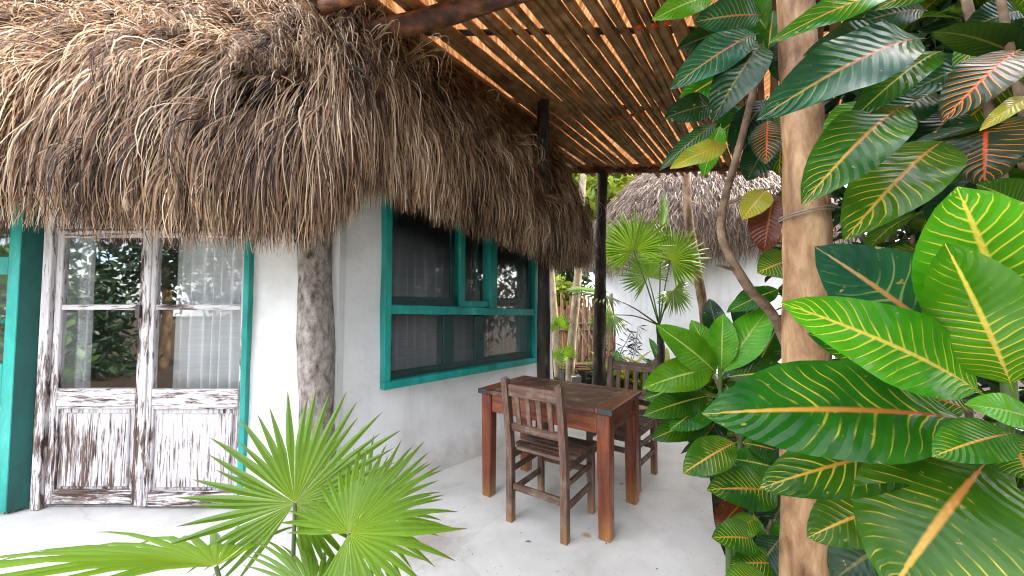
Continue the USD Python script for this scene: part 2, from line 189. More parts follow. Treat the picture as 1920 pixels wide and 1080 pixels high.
def leaf(name, dark, light, vein, rib, n=15, side=.8, width=.13, ribw=.045, gloss=.22, tl=.18, patch=(.42, .54), slant=2.6, coat=.0):
    """A leaf from its own u (along) and v (across): midrib, side veins in patches, quilted relief."""
    N = {'tc': ('texture_coordinate', {}), 'ge': ('geometry', {}), 'oi': ('object_info', {}), 'sx': ('separate_xyz', {}),
        'v2': ('math', {'math_type': 'multiply_add', 'value2': 2.0, 'value3': -1.0}), 'av': ('math', {'math_type': 'absolute'}),
        'rb': ('map_range', {'clamp': True, 'from_min': ribw * .6, 'from_max': ribw * 1.5, 'to_min': 1.0, 'to_max': 0.0}),
        'nz': ('noise_texture', {'scale': 11.0, 'detail': 1.0}), 'tp': ('math', {'math_type': 'multiply_add', 'value2': 1.5, 'value3': .8}), 'd2': ('math', {'math_type': 'multiply'}), 'n6': ('noise_texture', {'scale': 70.0, 'detail': 2.0}), 'r6': ('rgb_ramp', {'ramp': [(.70, (0, 0, 0)), (.75, (.75, .75, .75))]}), 'c3': ('mix_color', {'b': (.34, .26, .06)}), 'nb': ('noise_texture', {'scale': 9.0, 'detail': 4.0}),
        'sg': ('math', {'math_type': 'greater_than', 'value2': .5}), 'un': ('math', {'math_type': 'multiply', 'value2': float(n)}), 'va': ('math', {'math_type': 'multiply_add', 'value2': -slant}),
        's1': ('math', {'math_type': 'multiply_add', 'value2': .41}), 's2': ('math', {'math_type': 'multiply_add', 'value2': 1.5}), 'fr': ('math', {'math_type': 'fraction'}),
        'd0': ('math', {'math_type': 'subtract', 'value2': .5}), 'd1': ('math', {'math_type': 'absolute'}),
        'ln': ('map_range', {'clamp': True, 'from_min': width * .5, 'from_max': width, 'to_min': 1.0, 'to_max': 0.0}),
        'pt': ('rgb_ramp', {'ramp': [(patch[0], (0, 0, 0)), (patch[1], (1, 1, 1))]}), 'ed': ('map_range', {'clamp': True, 'from_min': .72, 'from_max': .93, 'to_min': side, 'to_max': 0.0}),
        'm1': ('math', {'math_type': 'multiply'}), 'm2': ('math', {'math_type': 'multiply'}),
        'rg': ('rgb_ramp', {'ramp': [(.35, dark), (.65, light)]}), 'hs': ('hsv', {'saturation': 1.0}), 'rv': ('map_range', {'from_min': 0.0, 'from_max': 1.0, 'to_min': .75, 'to_max': 1.25}), 'rh': ('map_range', {'from_min': 0.0, 'from_max': 1.0, 'to_min': .485, 'to_max': .515}),
        'c1': ('mix_color', {'b': vein}), 'c2': ('mix_color', {'b': rib}), 'ru': ('rgb_ramp', {'ramp': [(.1, rib), (.75, tuple(.4 * a + .6 * b for a, b in zip(rib, vein)))]}),
        'qd': ('math', {'math_type': 'multiply_add', 'value2': -.9, 'value3': 1.0}), 'bp': ('bump', {'strength': .28, 'distance': .007}),
        'p': ('principled_bsdf', {'roughness': gloss, 'coat_weight': coat, 'specular_ior_level': .24}), 'tl': ('translucent_bsdf', {}), 'mx': ('mix_closure', {'fac': tl}), 'ty': ('mix_color', {'fac': .35, 'b': (.25, .42, .02)})}
    L = [('tc.UV', 'sx.vector'), ('sx.y', 'v2.value1'), ('v2.value', 'av.value1'), ('av.value', 'rb.value'), ('ge.position', 'nz.vector'), ('ge.position', 'nb.vector'), ('sx.y', 'sg.value1'), ('sx.x', 'un.value1'),
        ('av.value', 'va.value1'), ('un.value', 'va.value3'), ('sg.value', 's1.value1'), ('va.value', 's1.value3'), ('nz.fac', 's2.value1'), ('s1.value', 's2.value3'), ('s2.value', 'fr.value1'), ('fr.value', 'd0.value1'), ('d0.value', 'd1.value1'), ('av.value', 'tp.value1'), ('d1.value', 'd2.value1'), ('tp.value', 'd2.value2'), ('d2.value', 'ln.value'), ('ge.position', 'n6.vector'), ('n6.fac', 'r6.fac'), ('r6.color', 'c3.fac'), ('c2.result', 'c3.a'),
        ('nb.fac', 'pt.fac'), ('av.value', 'ed.value'), ('ln.result', 'm1.value1'), ('pt.color', 'm1.value2'), ('m1.value', 'm2.value1'), ('ed.result', 'm2.value2'),
        ('nb.fac', 'rg.fac'), ('rg.color', 'hs.color'), ('oi.random', 'rv.value'), ('rv.result', 'hs.value'), ('oi.random', 'rh.value'), ('rh.result', 'hs.hue'), ('hs.color', 'c1.a'), ('m2.value', 'c1.fac'), ('c1.result', 'c2.a'), ('rb.result', 'c2.fac'), ('sx.x', 'ru.fac'), ('ru.color', 'c2.b'),
        ('d1.value', 'qd.value1'), ('d1.value', 'bp.height'), ('bp.normal', 'p.normal'), ('c3.result', 'p.base_color'), ('c3.result', 'ty.a'), ('ty.result', 'tl.color'), ('p.BSDF', 'mx.closure1'), ('tl.BSDF', 'mx.closure2')]
    del N['qd']; L = [l for l in L if 'qd' not in l[1]]
    return mat(name, N, L, 'mx.closure')
M['lf_dark'] = leaf('dark_croton_leaf', (.006, .046, .003), (.028, .110, .006), (.50, .42, .04), (.42, .07, .03))
M['lf_blue'] = leaf('bluish_croton_leaf', (.004, .034, .014), (.009, .066, .020), (.32, .36, .12), (.45, .07, .035), side=.55, patch=(.45, .6))
M['lf_mid'] = leaf('green_croton_leaf', (.018, .09, .004), (.055, .17, .008), (.58, .46, .05), (.58, .20, .06))
M['lf_bright'] = leaf('bright_croton_leaf', (.03, .15, .003), (.075, .25, .006), (.62, .58, .05), (.66, .47, .08), n=17)
M['lf_young'] = leaf('young_green_leaf', (.05, .21, .005), (.10, .31, .010), (.20, .36, .05), (.46, .52, .12), n=16, side=.35, ribw=.045, width=.16)
M['lf_young_dark'] = leaf('mature_green_leaf', (.008, .065, .004), (.024, .115, .007), (.20, .30, .04), (.52, .42, .08), n=16, side=.35, ribw=.045)
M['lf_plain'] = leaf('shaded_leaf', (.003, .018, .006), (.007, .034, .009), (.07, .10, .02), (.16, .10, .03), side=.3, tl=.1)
M['lf_orange'] = leaf('orange_veined_leaf', (.014, .028, .012), (.03, .045, .014), (.70, .19, .02), (.65, .05, .03), side=1.0, patch=(.3, .4), n=14)
M['lf_yellow'] = leaf('yellow_leaf', (.24, .27, .02), (.36, .33, .025), (.6, .38, .04), (.62, .28, .05), side=.5)
M['lf_brown'] = leaf('maroon_leaf', (.07, .015, .008), (.13, .028, .012), (.2, .05, .02), (.35, .12, .03), side=.3)
def simple_leaf(name, a, b, tl=.22, rough=.4):
    return mat(name, {'tc': ('texture_coordinate', {}), 'ge': ('separate_xyz', {}), 'rp': ('rgb_ramp', {'ramp': [(0, a), (1, b)]}), 'p': ('principled_bsdf', {'roughness': rough}), 'tl': ('translucent_bsdf', {}), 'mx': ('mix_closure', {'fac': tl})},
        [('tc.UV', 'ge.vector'), ('ge.x', 'rp.fac'), ('rp.color', 'p.base_color'), ('rp.color', 'tl.color'), ('p.BSDF', 'mx.closure1'), ('tl.BSDF', 'mx.closure2')], 'mx.closure')
M['palm'] = mat('fan_palm_leaf', {'tc': ('texture_coordinate', {}), 'sx': ('separate_xyz', {}), 'rp': ('rgb_ramp', {'ramp': [(0, (.30, .33, .02)), (.06, (.19, .30, .014)), (.4, (.14, .26, .016)), (.85, (.11, .21, .010)), (.96, (.16, .15, .03)), (1, (.16, .11, .05))]}),
    'wv': ('math', {'math_type': 'absolute'}), 'rv': ('map_range', {'from_min': 0.0, 'from_max': 1.0, 'to_min': 1.25, 'to_max': .85}), 'hs': ('hsv', {}),
    'p': ('principled_bsdf', {'roughness': .38, 'specular_ior_level': .5}), 'tl': ('translucent_bsdf', {}), 'mx': ('mix_closure', {'fac': .3})},
    [('tc.UV', 'sx.vector'), ('sx.x', 'rp.fac'), ('sx.y', 'rv.value'), ('rv.result', 'hs.value'), ('rp.color', 'hs.color'), ('hs.color', 'p.base_color'), ('hs.color', 'tl.color'), ('p.BSDF', 'mx.closure1'), ('tl.BSDF', 'mx.closure2')], 'mx.closure')
M['stem'] = pm('green_stem', ramp4((.03, .06, .012), (.08, .13, .03)), 20, rough=.5, co='world')
M['twig'] = pm('brown_twig', ramp4((.05, .03, .018), (.16, .10, .06), (.26, .18, .11)), 26, rough=.85, bump=.6, co='world')
M['foliage'] = simple_leaf('tree_foliage', (.025, .075, .008), (.07, .15, .018))
M['foliage_yellow'] = simple_leaf('sunny_foliage', (.10, .17, .012), (.30, .32, .03), .4)
M['foliage_dark'] = simple_leaf('deep_foliage', (.006, .022, .006), (.02, .055, .012), .12)
M['fern'] = simple_leaf('fern_leaf', (.03, .09, .01), (.12, .20, .02))
QUADS = [M[k] for k in ('foliage', 'foliage_yellow', 'foliage_dark', 'fern')]
M['fence_cane'] = mat('fence_cane', {'ge': ('geometry', {}), 'oi': ('object_info', {}), 'mp': ('mapping', {'scale': (3, 3, 1)}), 'nz': ('noise_texture', {'scale': 8.0, 'detail': 5.0}), 'ad': ('math', {'math_type': 'multiply_add', 'value2': .5}), 'rp': ('rgb_ramp', {'ramp': [(.3, (.05, .018, .01)), (.55, (.17, .065, .032)), (.8, (.33, .17, .09)), (1, (.42, .28, .16))]}), 'p': ('principled_bsdf', {'roughness': .6})},
    [('ge.position', 'mp.vector'), ('mp.vector', 'nz.vector'), ('oi.random', 'ad.value1'), ('nz.fac', 'ad.value3'), ('ad.value', 'rp.fac'), ('rp.color', 'p.base_color')], 'p.BSDF')
# floor: pale polished cement with cloudy wear, fine cracks, a rusty patch and an earthy stain by the palm
fc1, fc2 = G(1100, 1004), G(800, 1015)
M['floor'] = mat('pale_cement', {'ge': ('geometry', {}), 'n1': ('noise_texture', {'scale': 1.6, 'detail': 8.0, 'roughness': .65, 'distortion': .4}), 'r1': ('rgb_ramp', {'ramp': [(.32, (.55, .52, .475)), (.46, (.68, .66, .625)), (.58, (.76, .74, .70)), (.7, (.81, .795, .76))]}),
    'vo': ('voronoi_texture', {'feature': 'distance_to_edge', 'scale': .55}), 'n2': ('noise_texture', {'scale': 3.0, 'detail': 5.0}), 'wv': ('mix_vector', {'fac': .16}), 'rc': ('rgb_ramp', {'ramp': [(0, (.14, .14, .14)), (.005, (0, 0, 0))]}), 'mc': ('mix_color', {'b': (.22, .2, .18)}),
    'da': ('vector_math', {'math_type': 'distance', 'vector2': tuple(fc1)}), 'db': ('vector_math', {'math_type': 'distance', 'vector2': tuple(fc2)}), 'n3': ('noise_texture', {'scale': 14.0, 'detail': 6.0, 'roughness': .7}),
    'aa': ('math', {'math_type': 'multiply_add', 'value2': .08}), 'ab': ('math', {'math_type': 'multiply_add', 'value2': .45}),
    'ra': ('rgb_ramp', {'ramp': [(.05, (.8, .8, .8)), (.075, (0, 0, 0))]}), 'rb': ('rgb_ramp', {'ramp': [(.26, (.55, .55, .55)), (.52, (0, 0, 0))]}), 'ma': ('mix_color', {'b': (.50, .24, .10)}), 'mb': ('mix_color', {'b': (.25, .16, .10)}),
    'n4': ('noise_texture', {'scale': 60.0, 'detail': 2.0}), 'r4': ('rgb_ramp', {'ramp': [(.27, (.6, .6, .6)), (.31, (0, 0, 0))]}), 'm4': ('mix_color', {'b': (.2, .16, .13)}),
    'bp': ('bump', {'strength': .2, 'distance': .005}), 'p': ('principled_bsdf', {'roughness': .55, 'specular_ior_level': .35})},
    [('ge.position', 'n1.vector'), ('n1.fac', 'r1.fac'), ('ge.position', 'n2.vector'), ('ge.position', 'wv.a'), ('n2.color', 'wv.b'), ('wv.result', 'vo.vector'), ('vo.distance', 'rc.fac'), ('r1.color', 'mc.a'), ('rc.color', 'mc.fac'),
     ('ge.position', 'da.vector1'), ('ge.position', 'db.vector1'), ('ge.position', 'n3.vector'), ('n3.fac', 'aa.value1'), ('da.value', 'aa.value3'), ('n3.fac', 'ab.value1'), ('db.value', 'ab.value3'), ('aa.value', 'ra.fac'), ('ab.value', 'rb.fac'),
     ('mc.result', 'ma.a'), ('ra.color', 'ma.fac'), ('ma.result', 'mb.a'), ('rb.color', 'mb.fac'), ('ge.position', 'n4.vector'), ('n4.fac', 'r4.fac'), ('mb.result', 'm4.a'), ('r4.color', 'm4.fac'), ('m4.result', 'p.base_color'), ('n1.fac', 'bp.height'), ('bp.normal', 'p.normal')], 'p.BSDF')
# ---------------------------------------------------------------- ground and patio
def sheet(x0, x1, y0, y1, z, n=40, amp=0.0, seed=1):
    x, y = np.meshgrid(np.linspace(x0, x1, n), np.linspace(y0, y1, n), indexing='ij'); p = np.stack([x, y, np.full_like(x, z)], -1)
    p[..., 2] += amp * (meshkit.fbm(p * 1.3, 3, seed) - .5); i, j = np.meshgrid(np.arange(n - 1), np.arange(n - 1), indexing='ij'); a = i * n + j
    return p.reshape(-1, 3), np.stack([a, a + n, a + n + 1, a + 1], -1).reshape(-1, 4)
tag(obj('garden_soil', sheet(-60, 60, -40, 90, -.09, 60), M['soil'], smooth=True), kind='structure')
edge = spline([(-3, -.9), (-1, -1.2), (.6, -.6), (1.12, .3), (1.10, 1.3), (1.13, 1.9), (1.25, 2.35), (1.58, 3.05), (1.78, 3.6), (1.62, 4.25), (1.2, 4.75), (.5, 5.1), (-.5, 5.2)], 60)
from shapely.geometry import Polygon
poly = Polygon([(-9, -.2)] + [tuple(p) for p in edge] + [(-9, 5.2)])
pm_ = trimesh.creation.extrude_polygon(poly, .09, engine='earcut'); tag(obj('patio_floor', (pm_.vertices - [0, 0, .09], pm_.faces), M['floor']), kind='structure')
# ---------------------------------------------------------------- thatched hut
FY = 2.58                                                   # the door front
C0, WD = np.array([-1.285, 2.58]), nrm([.687, .727]); WN = np.array([WD[1], -WD[0]])   # corner, direction and outward normal of the window wall
hut = thing('thatched_hut', 'white plastered hut with shaggy brown thatched roof, turquoise window and flaking double door', 'hut', (-1.6, 3.6, 0))
def flare(t, z): return .10 * np.exp(-np.maximum(z, 0) / .16) + .05 * np.exp(-np.maximum(z, 0) / .6) - .02
def slab(fn, a0, a1, z0, z1, thick, da=.06):
    """A wall piece: fn(a, z) gives the outer surface, the inner one lies THICK behind it."""
    na, nz = max(2, int((a1 - a0) / da) + 1), max(2, int((z1 - z0) / .06) + 1)
    a, z = np.meshgrid(np.linspace(a0, a1, na), np.linspace(z0, z1, nz), indexing='ij'); o = fn(a, z, 0.0); i = fn(a, z, thick)
    n = na * nz; v = np.vstack([o.reshape(-1, 3), i.reshape(-1, 3)]); id_ = np.arange(n).reshape(na, nz); F = []
    q = lambda w, x, y, u: np.stack([w, x, y, u], -1).reshape(-1, 4)
    F.append(q(id_[:-1, :-1], id_[1:, :-1], id_[1:, 1:], id_[:-1, 1:])); F.append(q(id_[:-1, :-1], id_[:-1, 1:], id_[1:, 1:], id_[1:, :-1]) + n)
    for e in (id_[0, :], id_[-1, :], id_[:, 0], id_[:, -1]): F.append(q(e[:-1], e[1:], e[1:] + n, e[:-1] + n))
    return v, np.vstack(F)
def wob(p, s): return s * (meshkit.fbm(p * 2.2, 4, 5) - .5)
def wall_fn(a, z, back):
    base = C0[None, None] + a[..., None] * WD; off = (flare(a, z) if back == 0 else 0) - back
    p = np.concatenate([base, z[..., None]], -1)
    if back == 0: off = off + wob(p, .05)
    p[..., :2] += off[..., None] * WN if np.ndim(off) else off * WN
    return p
def front_fn(a, z, back):
    p = np.stack([a, np.full_like(a, FY), z], -1); off = (flare(a, z) * .6 if back == 0 else 0) - back
    if back == 0: off = off + wob(p, .03)
    p[..., 1] -= off; return p
T0, T1, TE = .405, 2.225, 2.33                              # window from, to; wall end
def t_px(px): r = (px - 960) / FPX; return (r * C0[1] - C0[0]) / (WD[0] - r * WD[1])
ZS, ZT = .73, 2.42
wallm = [slab(wall_fn, -.02, T0, -.02, 2.75, .16), slab(wall_fn, T0, T1, -.02, ZS, .16), slab(wall_fn, T0, T1, ZT, 2.75, .16), slab(wall_fn, T1, TE, -.02, 2.75, .16)]
obj('wall', cat(wallm), M['plaster'], hut, smooth=40)
DX0, DX1 = -3.24, -1.86                                     # door opening
obj('wall', cat([slab(front_fn, DX1 + .045, -1.2, -.02, 2.75, .16), slab(front_fn, DX0, DX1 + .045, 2.02, 2.75, .16)]), M['plaster'], hut, smooth=40)
endp = spline([(*(C0 + WD * TE - WN * .02), 0), (.52, 4.75, 0), (.5, 5.4, 0), (0, 6.0, 0), (-1.2, 6.5, 0), (-3.2, 6.7, 0), (-6.2, 6.7, 0), (-6.6, 4.5, 0), (-6.4, 2.75, 0), (-4.9, 2.7, 0)], 90)
tn = nrm(np.gradient(endp, axis=0)); nn = np.stack([tn[:, 1], -tn[:, 0], tn[:, 2] * 0], 1)
def end_wall():
    zs = np.linspace(-.02, 2.75, 12); o = np.stack([endp + nn * (flare(0, z) - .02) + [0, 0, z] for z in zs], 1); i = np.stack([endp - nn * .16 + [0, 0, z] for z in zs], 1)
    n, m = o.shape[:2]; idx = np.arange(n * m).reshape(n, m); q = np.stack([idx[:-1, :-1], idx[1:, :-1], idx[1:, 1:], idx[:-1, 1:]], -1).reshape(-1, 4)
    return np.vstack([o.reshape(-1, 3), i.reshape(-1, 3)]), np.vstack([q, q[:, ::-1] + n * m])
obj('wall', end_wall(), M['plaster'], hut, smooth=40)
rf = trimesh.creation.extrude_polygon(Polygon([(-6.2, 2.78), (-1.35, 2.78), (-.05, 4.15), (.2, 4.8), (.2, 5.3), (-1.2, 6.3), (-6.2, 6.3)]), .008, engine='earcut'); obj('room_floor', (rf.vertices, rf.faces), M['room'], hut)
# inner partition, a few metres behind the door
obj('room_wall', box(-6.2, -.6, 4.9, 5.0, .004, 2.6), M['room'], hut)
# corner trunk, embedded where the two walls meet
zz = np.linspace(-.06, 2.5, 26); jit = R(3)
tp = np.stack([-1.315 + .02 * np.sin(zz * 2.1) - .012 * zz, 2.53 + .012 * np.cos(zz * 3), zz], 1)
obj('corner_trunk', tube(tp, .108 + .012 * np.exp(-zz / .3) + .006 * np.sin(zz * 7) + .004 * jit.rand(26), 16, rough=.05, seed=4), M['trunk'], hut, smooth=True)
# the window: frame, rails and mullions in turquoise, screens, panes
win = UsdGeom.Xform.Define(stage, str(hut.GetPath()) + '/window').GetPrim(); offs[str(win.GetPath())] = offs[str(hut.GetPath())]
def wbox(t0, t1, z0, z1, d0, d1, c=.006, dz=0.0):            # along the wall, up, out from the wall plane; dz: how far it drops over the length
    v, f = box(t0, t1, d0, d1, z0, z1, c)
    w = C0[None] + v[:, :1] * WD + v[:, 1:2] * WN; z = v[:, 2] - dz * (v[:, 0] - T0) / (T1 - T0)
    return np.concatenate([w, z[:, None]], 1), f
fw = .062
obj('frame', wbox(T0, T1, ZS, ZS + fw, -.07, .062), M['teal'], win); obj('frame', wbox(T0, T1, ZT - fw, ZT, -.07, .062), M['teal'], win)
obj('frame', wbox(T0, T0 + .058, ZS + fw, ZT - fw, -.07, .060), M['teal'], win); obj('frame', wbox(T1 - .05, T1, ZS + fw, ZT - fw, -.07, .060), M['teal'], win)
RZ = 1.305
obj('rail', wbox(T0 + .058, T1 - .05, RZ, RZ + .072, -.07, .052, dz=.055), M['teal'], win)
tm1, tm2, tm3 = t_px(862), t_px(921), t_px(933)
obj('mullion', wbox(tm1 - .032, tm1 + .032, RZ + .03, ZT - fw, -.06, .044), M['teal'], win)
obj('mullion', wbox(tm2 - .055, tm2 + .045, RZ + .03, ZT - fw, -.06, .044), M['teal'], win)
obj('sash', wbox(tm1 + .032, tm2 - .055, RZ + .045, RZ + .105, -.055, .030), M['teal'], win)
for a, b in ((T0 + .058, tm1 - .032), (tm2 + .045, T1 - .05)):       # inner sashes behind the screens
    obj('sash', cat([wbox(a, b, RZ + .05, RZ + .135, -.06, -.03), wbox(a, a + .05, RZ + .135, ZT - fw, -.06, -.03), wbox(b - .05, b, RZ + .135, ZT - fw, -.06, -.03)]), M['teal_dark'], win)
    obj('screen', wbox(a, b, RZ + .0, ZT - fw, .012, .014, 0), M['screen'], win)
obj('pane', wbox(tm1 + .032, tm2 - .055, RZ + .105, ZT - fw, -.02, -.016, 0), M['glass'], win)
la, lb = T0 + .058, T1 - .05; b1, b2 = t_px(846), t_px(903)
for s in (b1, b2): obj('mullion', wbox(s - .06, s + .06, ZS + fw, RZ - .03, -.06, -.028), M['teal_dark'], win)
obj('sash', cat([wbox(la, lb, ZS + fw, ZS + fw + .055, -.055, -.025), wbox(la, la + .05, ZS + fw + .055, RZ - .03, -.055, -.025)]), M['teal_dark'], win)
obj('screen', wbox(la, lb, ZS + fw, RZ + .01, .012, .014, 0), M['screen'], win)
obj('pane', wbox(T0 + .05, T1 - .04, ZS + fw, ZT - fw, -.085, -.081, 0), M['glass'], win)
obj('hook', tube(spline([(*(C0 + WD * (T1 - .02) + WN * .07), 1.27), (*(C0 + WD * (T1 + .02) + WN * .1), 1.36), (*(C0 + WD * (T1 + .08) + WN * .07), 1.43)], 10), .006, 6), M['metal'], win, smooth=True)
def curtain(p0, p1, z0, z1, folds, amp, label, seed):
    p0, p1 = np.array(p0, float), np.array(p1, float); n = folds * 10; u = np.linspace(0, 1, n); d = nrm(p1 - p0); side = np.array([-d[1], d[0]])
    r = R(seed); ph = u * folds * 2 * np.pi + 1.3 * np.sin(u * folds * 1.7 + r.rand() * 6); zs = np.linspace(z0, z1, 14); V = []
    for z in zs:
        k = (z1 - z) / (z1 - z0); off = amp * (.55 + .45 * k) * np.sin(ph + .35 * k * np.sin(u * 9 + seed)); xy = p0 + (p1 - p0) * (u[:, None]) + side * off[:, None]
        V.append(np.concatenate([xy, np.full((n, 1), z)], 1))
    v = np.stack(V, 1).reshape(-1, 3); idx = np.arange(n * 14).reshape(n, 14); q = np.stack([idx[:-1, :-1], idx[1:, :-1], idx[1:, 1:], idx[:-1, 1:]], -1).reshape(-1, 4)
    q = np.vstack([q[:, [0, 1, 2]], q[:, [0, 2, 3]]])
    tag(obj('curtain', (v, q), M['curtain'], smooth=True), label, 'curtain')
def wp(t, d): return C0 + WD * t + WN * d
curtain(wp(T0 + .12, -.16), wp(tm1 + .02, -.16), .5, 2.45, 7, .055, 'grey white curtain behind the large left pane of the turquoise window', 1)
curtain(wp(tm1 + .05, -.17), wp(tm2 + .1, -.17), .5, 2.45, 4, .05, 'pale curtain behind the narrow middle pane of the turquoise window', 2)
curtain(wp(tm2 + .16, -.16), wp(T1 - .1, -.16), .5, 2.45, 5, .055, 'white curtain behind the right end pane of the turquoise window', 3)
curtain((-2.40, 2.69), (-1.89, 2.67), .03, 2.0, 7, .04, 'white curtain bunched behind the right leaf of the flaking door', 4)
curtain((-3.24, 2.69), (-3.03, 2.70), .03, 2.0, 3, .03, 'thin white curtain at the left edge behind the left door leaf', 5)
# the double door
def dx(px): return (px - 960) / FPX * FY
def dz(py): return CAM_H + (570 - py) / FPX * FY
door = UsdGeom.Xform.Define(stage, str(hut.GetPath()) + '/door').GetPrim(); offs[str(door.GetPath())] = offs[str(hut.GetPath())]
def db(x0, x1, z0, z1, y0, y1, m, name, c=.004): return obj(name, box(x0, x1, y0, y1, z0, z1, c), m, door)
db(dx(86), dx(103), .004, 2.02, 2.55, 2.64, M['flake_v'], 'jamb'); db(dx(461.5), dx(473), .004, 2.02, 2.545, 2.66, M['teal'], 'jamb')
db(dx(103), dx(461.5), dz(428), 2.02, 2.56, 2.64, M['flake_b'], 'lintel')
for l, (x0, x1, s0, s1, yo) in enumerate([(dx(104), dx(272), .045, .036, 0.0), (dx(276), dx(460.5), .072, .012, -.012)]):
    y0, y1 = 2.575 + yo, 2.615 + yo; zt = dz(431); zb = .03 - l * .008
    zr0, zr1, zm0, zm1, zb1 = dz(760), dz(727), dz(581), dz(571), dz(914)
    a, b = x0 + s0, x1 - s1 if l == 0 else x1 - .02
    db(x0, a, zb, zt, y0, y1, M['flake_v'], 'stile'); db(b, x1, zb, zt, y0, y1, M['flake_b' if l == 0 else 'flake_v'], 'stile')
    db(a, b, zb, zb1, y0 + .002, y1 - .002, M['flake_x'], 'rail'); db(a, b, zr0, zr1, y0 + .002, y1 - .002, M['flake_x'], 'rail')
    db(a, b, zm0, zm1, y0 + .004, y1 - .004, M['flake_x'], 'glazing_bar'); db(a, b, zt - .05, zt, y0 + .002, y1 - .002, M['flake_x'], 'rail')
    db(a, b, zb1, zr0, y0 + .022, y1 - .006, M['flake_p'], 'panel', 0); db(a + .045, b - .04, zb1 + .03, zr0 - .045, y0 + .008, y0 + .023, M['flake_p'], 'raised_panel', .006)
    for e in ((a, a + .013, zb1, zr0), (b - .013, b, zb1, zr0)): db(*e, y0 + .006, y0 + .024, M['flake_v'], 'moulding', .003)
    for e in ((a + .013, b - .013, zb1, zb1 + .012), (a + .013, b - .013, zr0 - .014, zr0)): db(*e, y0 + .006, y0 + .024, M['flake_x'], 'moulding', .003)
    for e in ((zr1, zm0), (zm1, zt - .05)): db(a, b, *e, y0 + .018, y0 + .021, M['glass'], 'pane', 0)
db(dx(273), dx(287), .03, dz(431), 2.555, 2.568, M['flake_v'], 'cover_strip')
db(dx(262), dx(272), dz(596), dz(572), 2.548, 2.575, M['metal'], 'latch')
tag(obj('door_sill', box(dx(84), dx(474), 2.60, 2.72, -.01, .018, .004), M['stone'], hut))
# turquoise glazed cabinet left of the door
cab = thing('glazed_cabinet', 'turquoise glazed wooden cabinet standing left of the flaking double door', 'cabinet', (-3.8, 2.62, 0))
CX1, CYf = -3.298, 2.496
def cb(x0, x1, y0, y1, z0, z1, m, name, c=.005): return obj(name, box(x0, x1, y0, y1, z0, z1, c), m, cab)
side = np.array([(CX1, CYf), (-3.252, 2.575), (-3.30, 2.62), (-3.36, CYf + .03)])
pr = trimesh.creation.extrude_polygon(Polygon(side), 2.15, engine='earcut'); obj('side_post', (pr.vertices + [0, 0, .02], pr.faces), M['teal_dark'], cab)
for x0, x1 in ((CX1 - .085, CX1 - .003), (-4.35, -4.23)): cb(x0, x1, CYf, CYf + .05, .02, 2.15, M['teal'], 'stile')
for z0, z1 in ((.02, .12), (.70, .98), (1.58, 1.70), (2.0, 2.15)): cb(-4.23, CX1 - .085, CYf + .004, CYf + .046, z0, z1, M['teal'], 'rail')
for z0, z1 in ((.12, .70), (.98, 1.58), (1.70, 2.0)): cb(-4.23, CX1 - .085, CYf + .022, CYf + .026, z0, z1, M['glass'], 'pane', 0)
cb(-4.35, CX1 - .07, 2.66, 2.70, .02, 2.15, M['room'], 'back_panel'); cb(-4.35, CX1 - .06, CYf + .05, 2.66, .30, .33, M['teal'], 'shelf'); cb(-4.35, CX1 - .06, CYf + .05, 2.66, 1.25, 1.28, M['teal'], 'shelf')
cb(-3.36, -3.32, CYf + .02, CYf + .06, .0, .02, M['flake_b'], 'foot', 0); cb(-4.3, -4.26, CYf + .02, CYf + .06, .0, .02, M['flake_b'], 'foot', 0)
# ---- the thatch
EAVE = np.array([(-6.0, 2.15, 1.98), (-4.5, 2.12, 2.0), (-3.3, 2.1, 2.04), (-2.75, 2.1, 2.0), (-2.2, 2.1, 1.93), (-1.7, 2.08, 1.89), (-1.25, 2.08, 1.86), (-1.03, 2.15, 1.96), (-.88, 2.3, 2.18), (-.62, 2.58, 2.17), (-.33, 2.90, 2.09), (0, 3.25, 2.03), (.33, 3.62, 1.92), (.64, 3.98, 1.95),
                 (.88, 4.4, 1.99), (.95, 4.9, 2.0), (.75, 5.6, 2.0), (.1, 6.4, 2), (-1.0, 6.95, 2), (-3, 7.15, 2), (-6, 7.15, 2), (-7, 6.1, 2), (-7.2, 4.2, 2), (-6.85, 2.7, 2)])
loop = np.vstack([EAVE[-2:], EAVE, EAVE[:2]]); ev = spline(loop, 1400); ev = ev[(np.arange(1400) >= 1400 * 2 / 27) & (np.arange(1400) < 1400 * 26 / 27)]
seg = np.r_[0, np.cumsum(np.linalg.norm(np.diff(ev[:, :2], axis=0), axis=1))]; SL = seg[-1]; S_ = np.arange(0, SL, .04)
EV = np.stack([np.interp(S_, seg, ev[:, k]) for k in range(3)], 1)
tg = nrm(np.gradient(EV[:, :2], axis=0)); IN = np.stack([-tg[:, 1], tg[:, 0]], 1)
ker = np.exp(-np.linspace(-2, 2, 25) ** 2); ker /= ker.sum()
IN = nrm(np.stack([np.convolve(np.r_[IN[-12:, k], IN[:, k], IN[:12, k]], ker, 'valid') for k in range(2)], 1))
PRO = spline([(0, 0), (0, .2), (.04, .45), (.13, .78), (.33, 1.2), (.66, 1.72), (1.15, 2.4), (2.3, 3.75)], 90)
PV = np.r_[0, np.cumsum(np.linalg.norm(np.diff(PRO, axis=0), axis=1))]
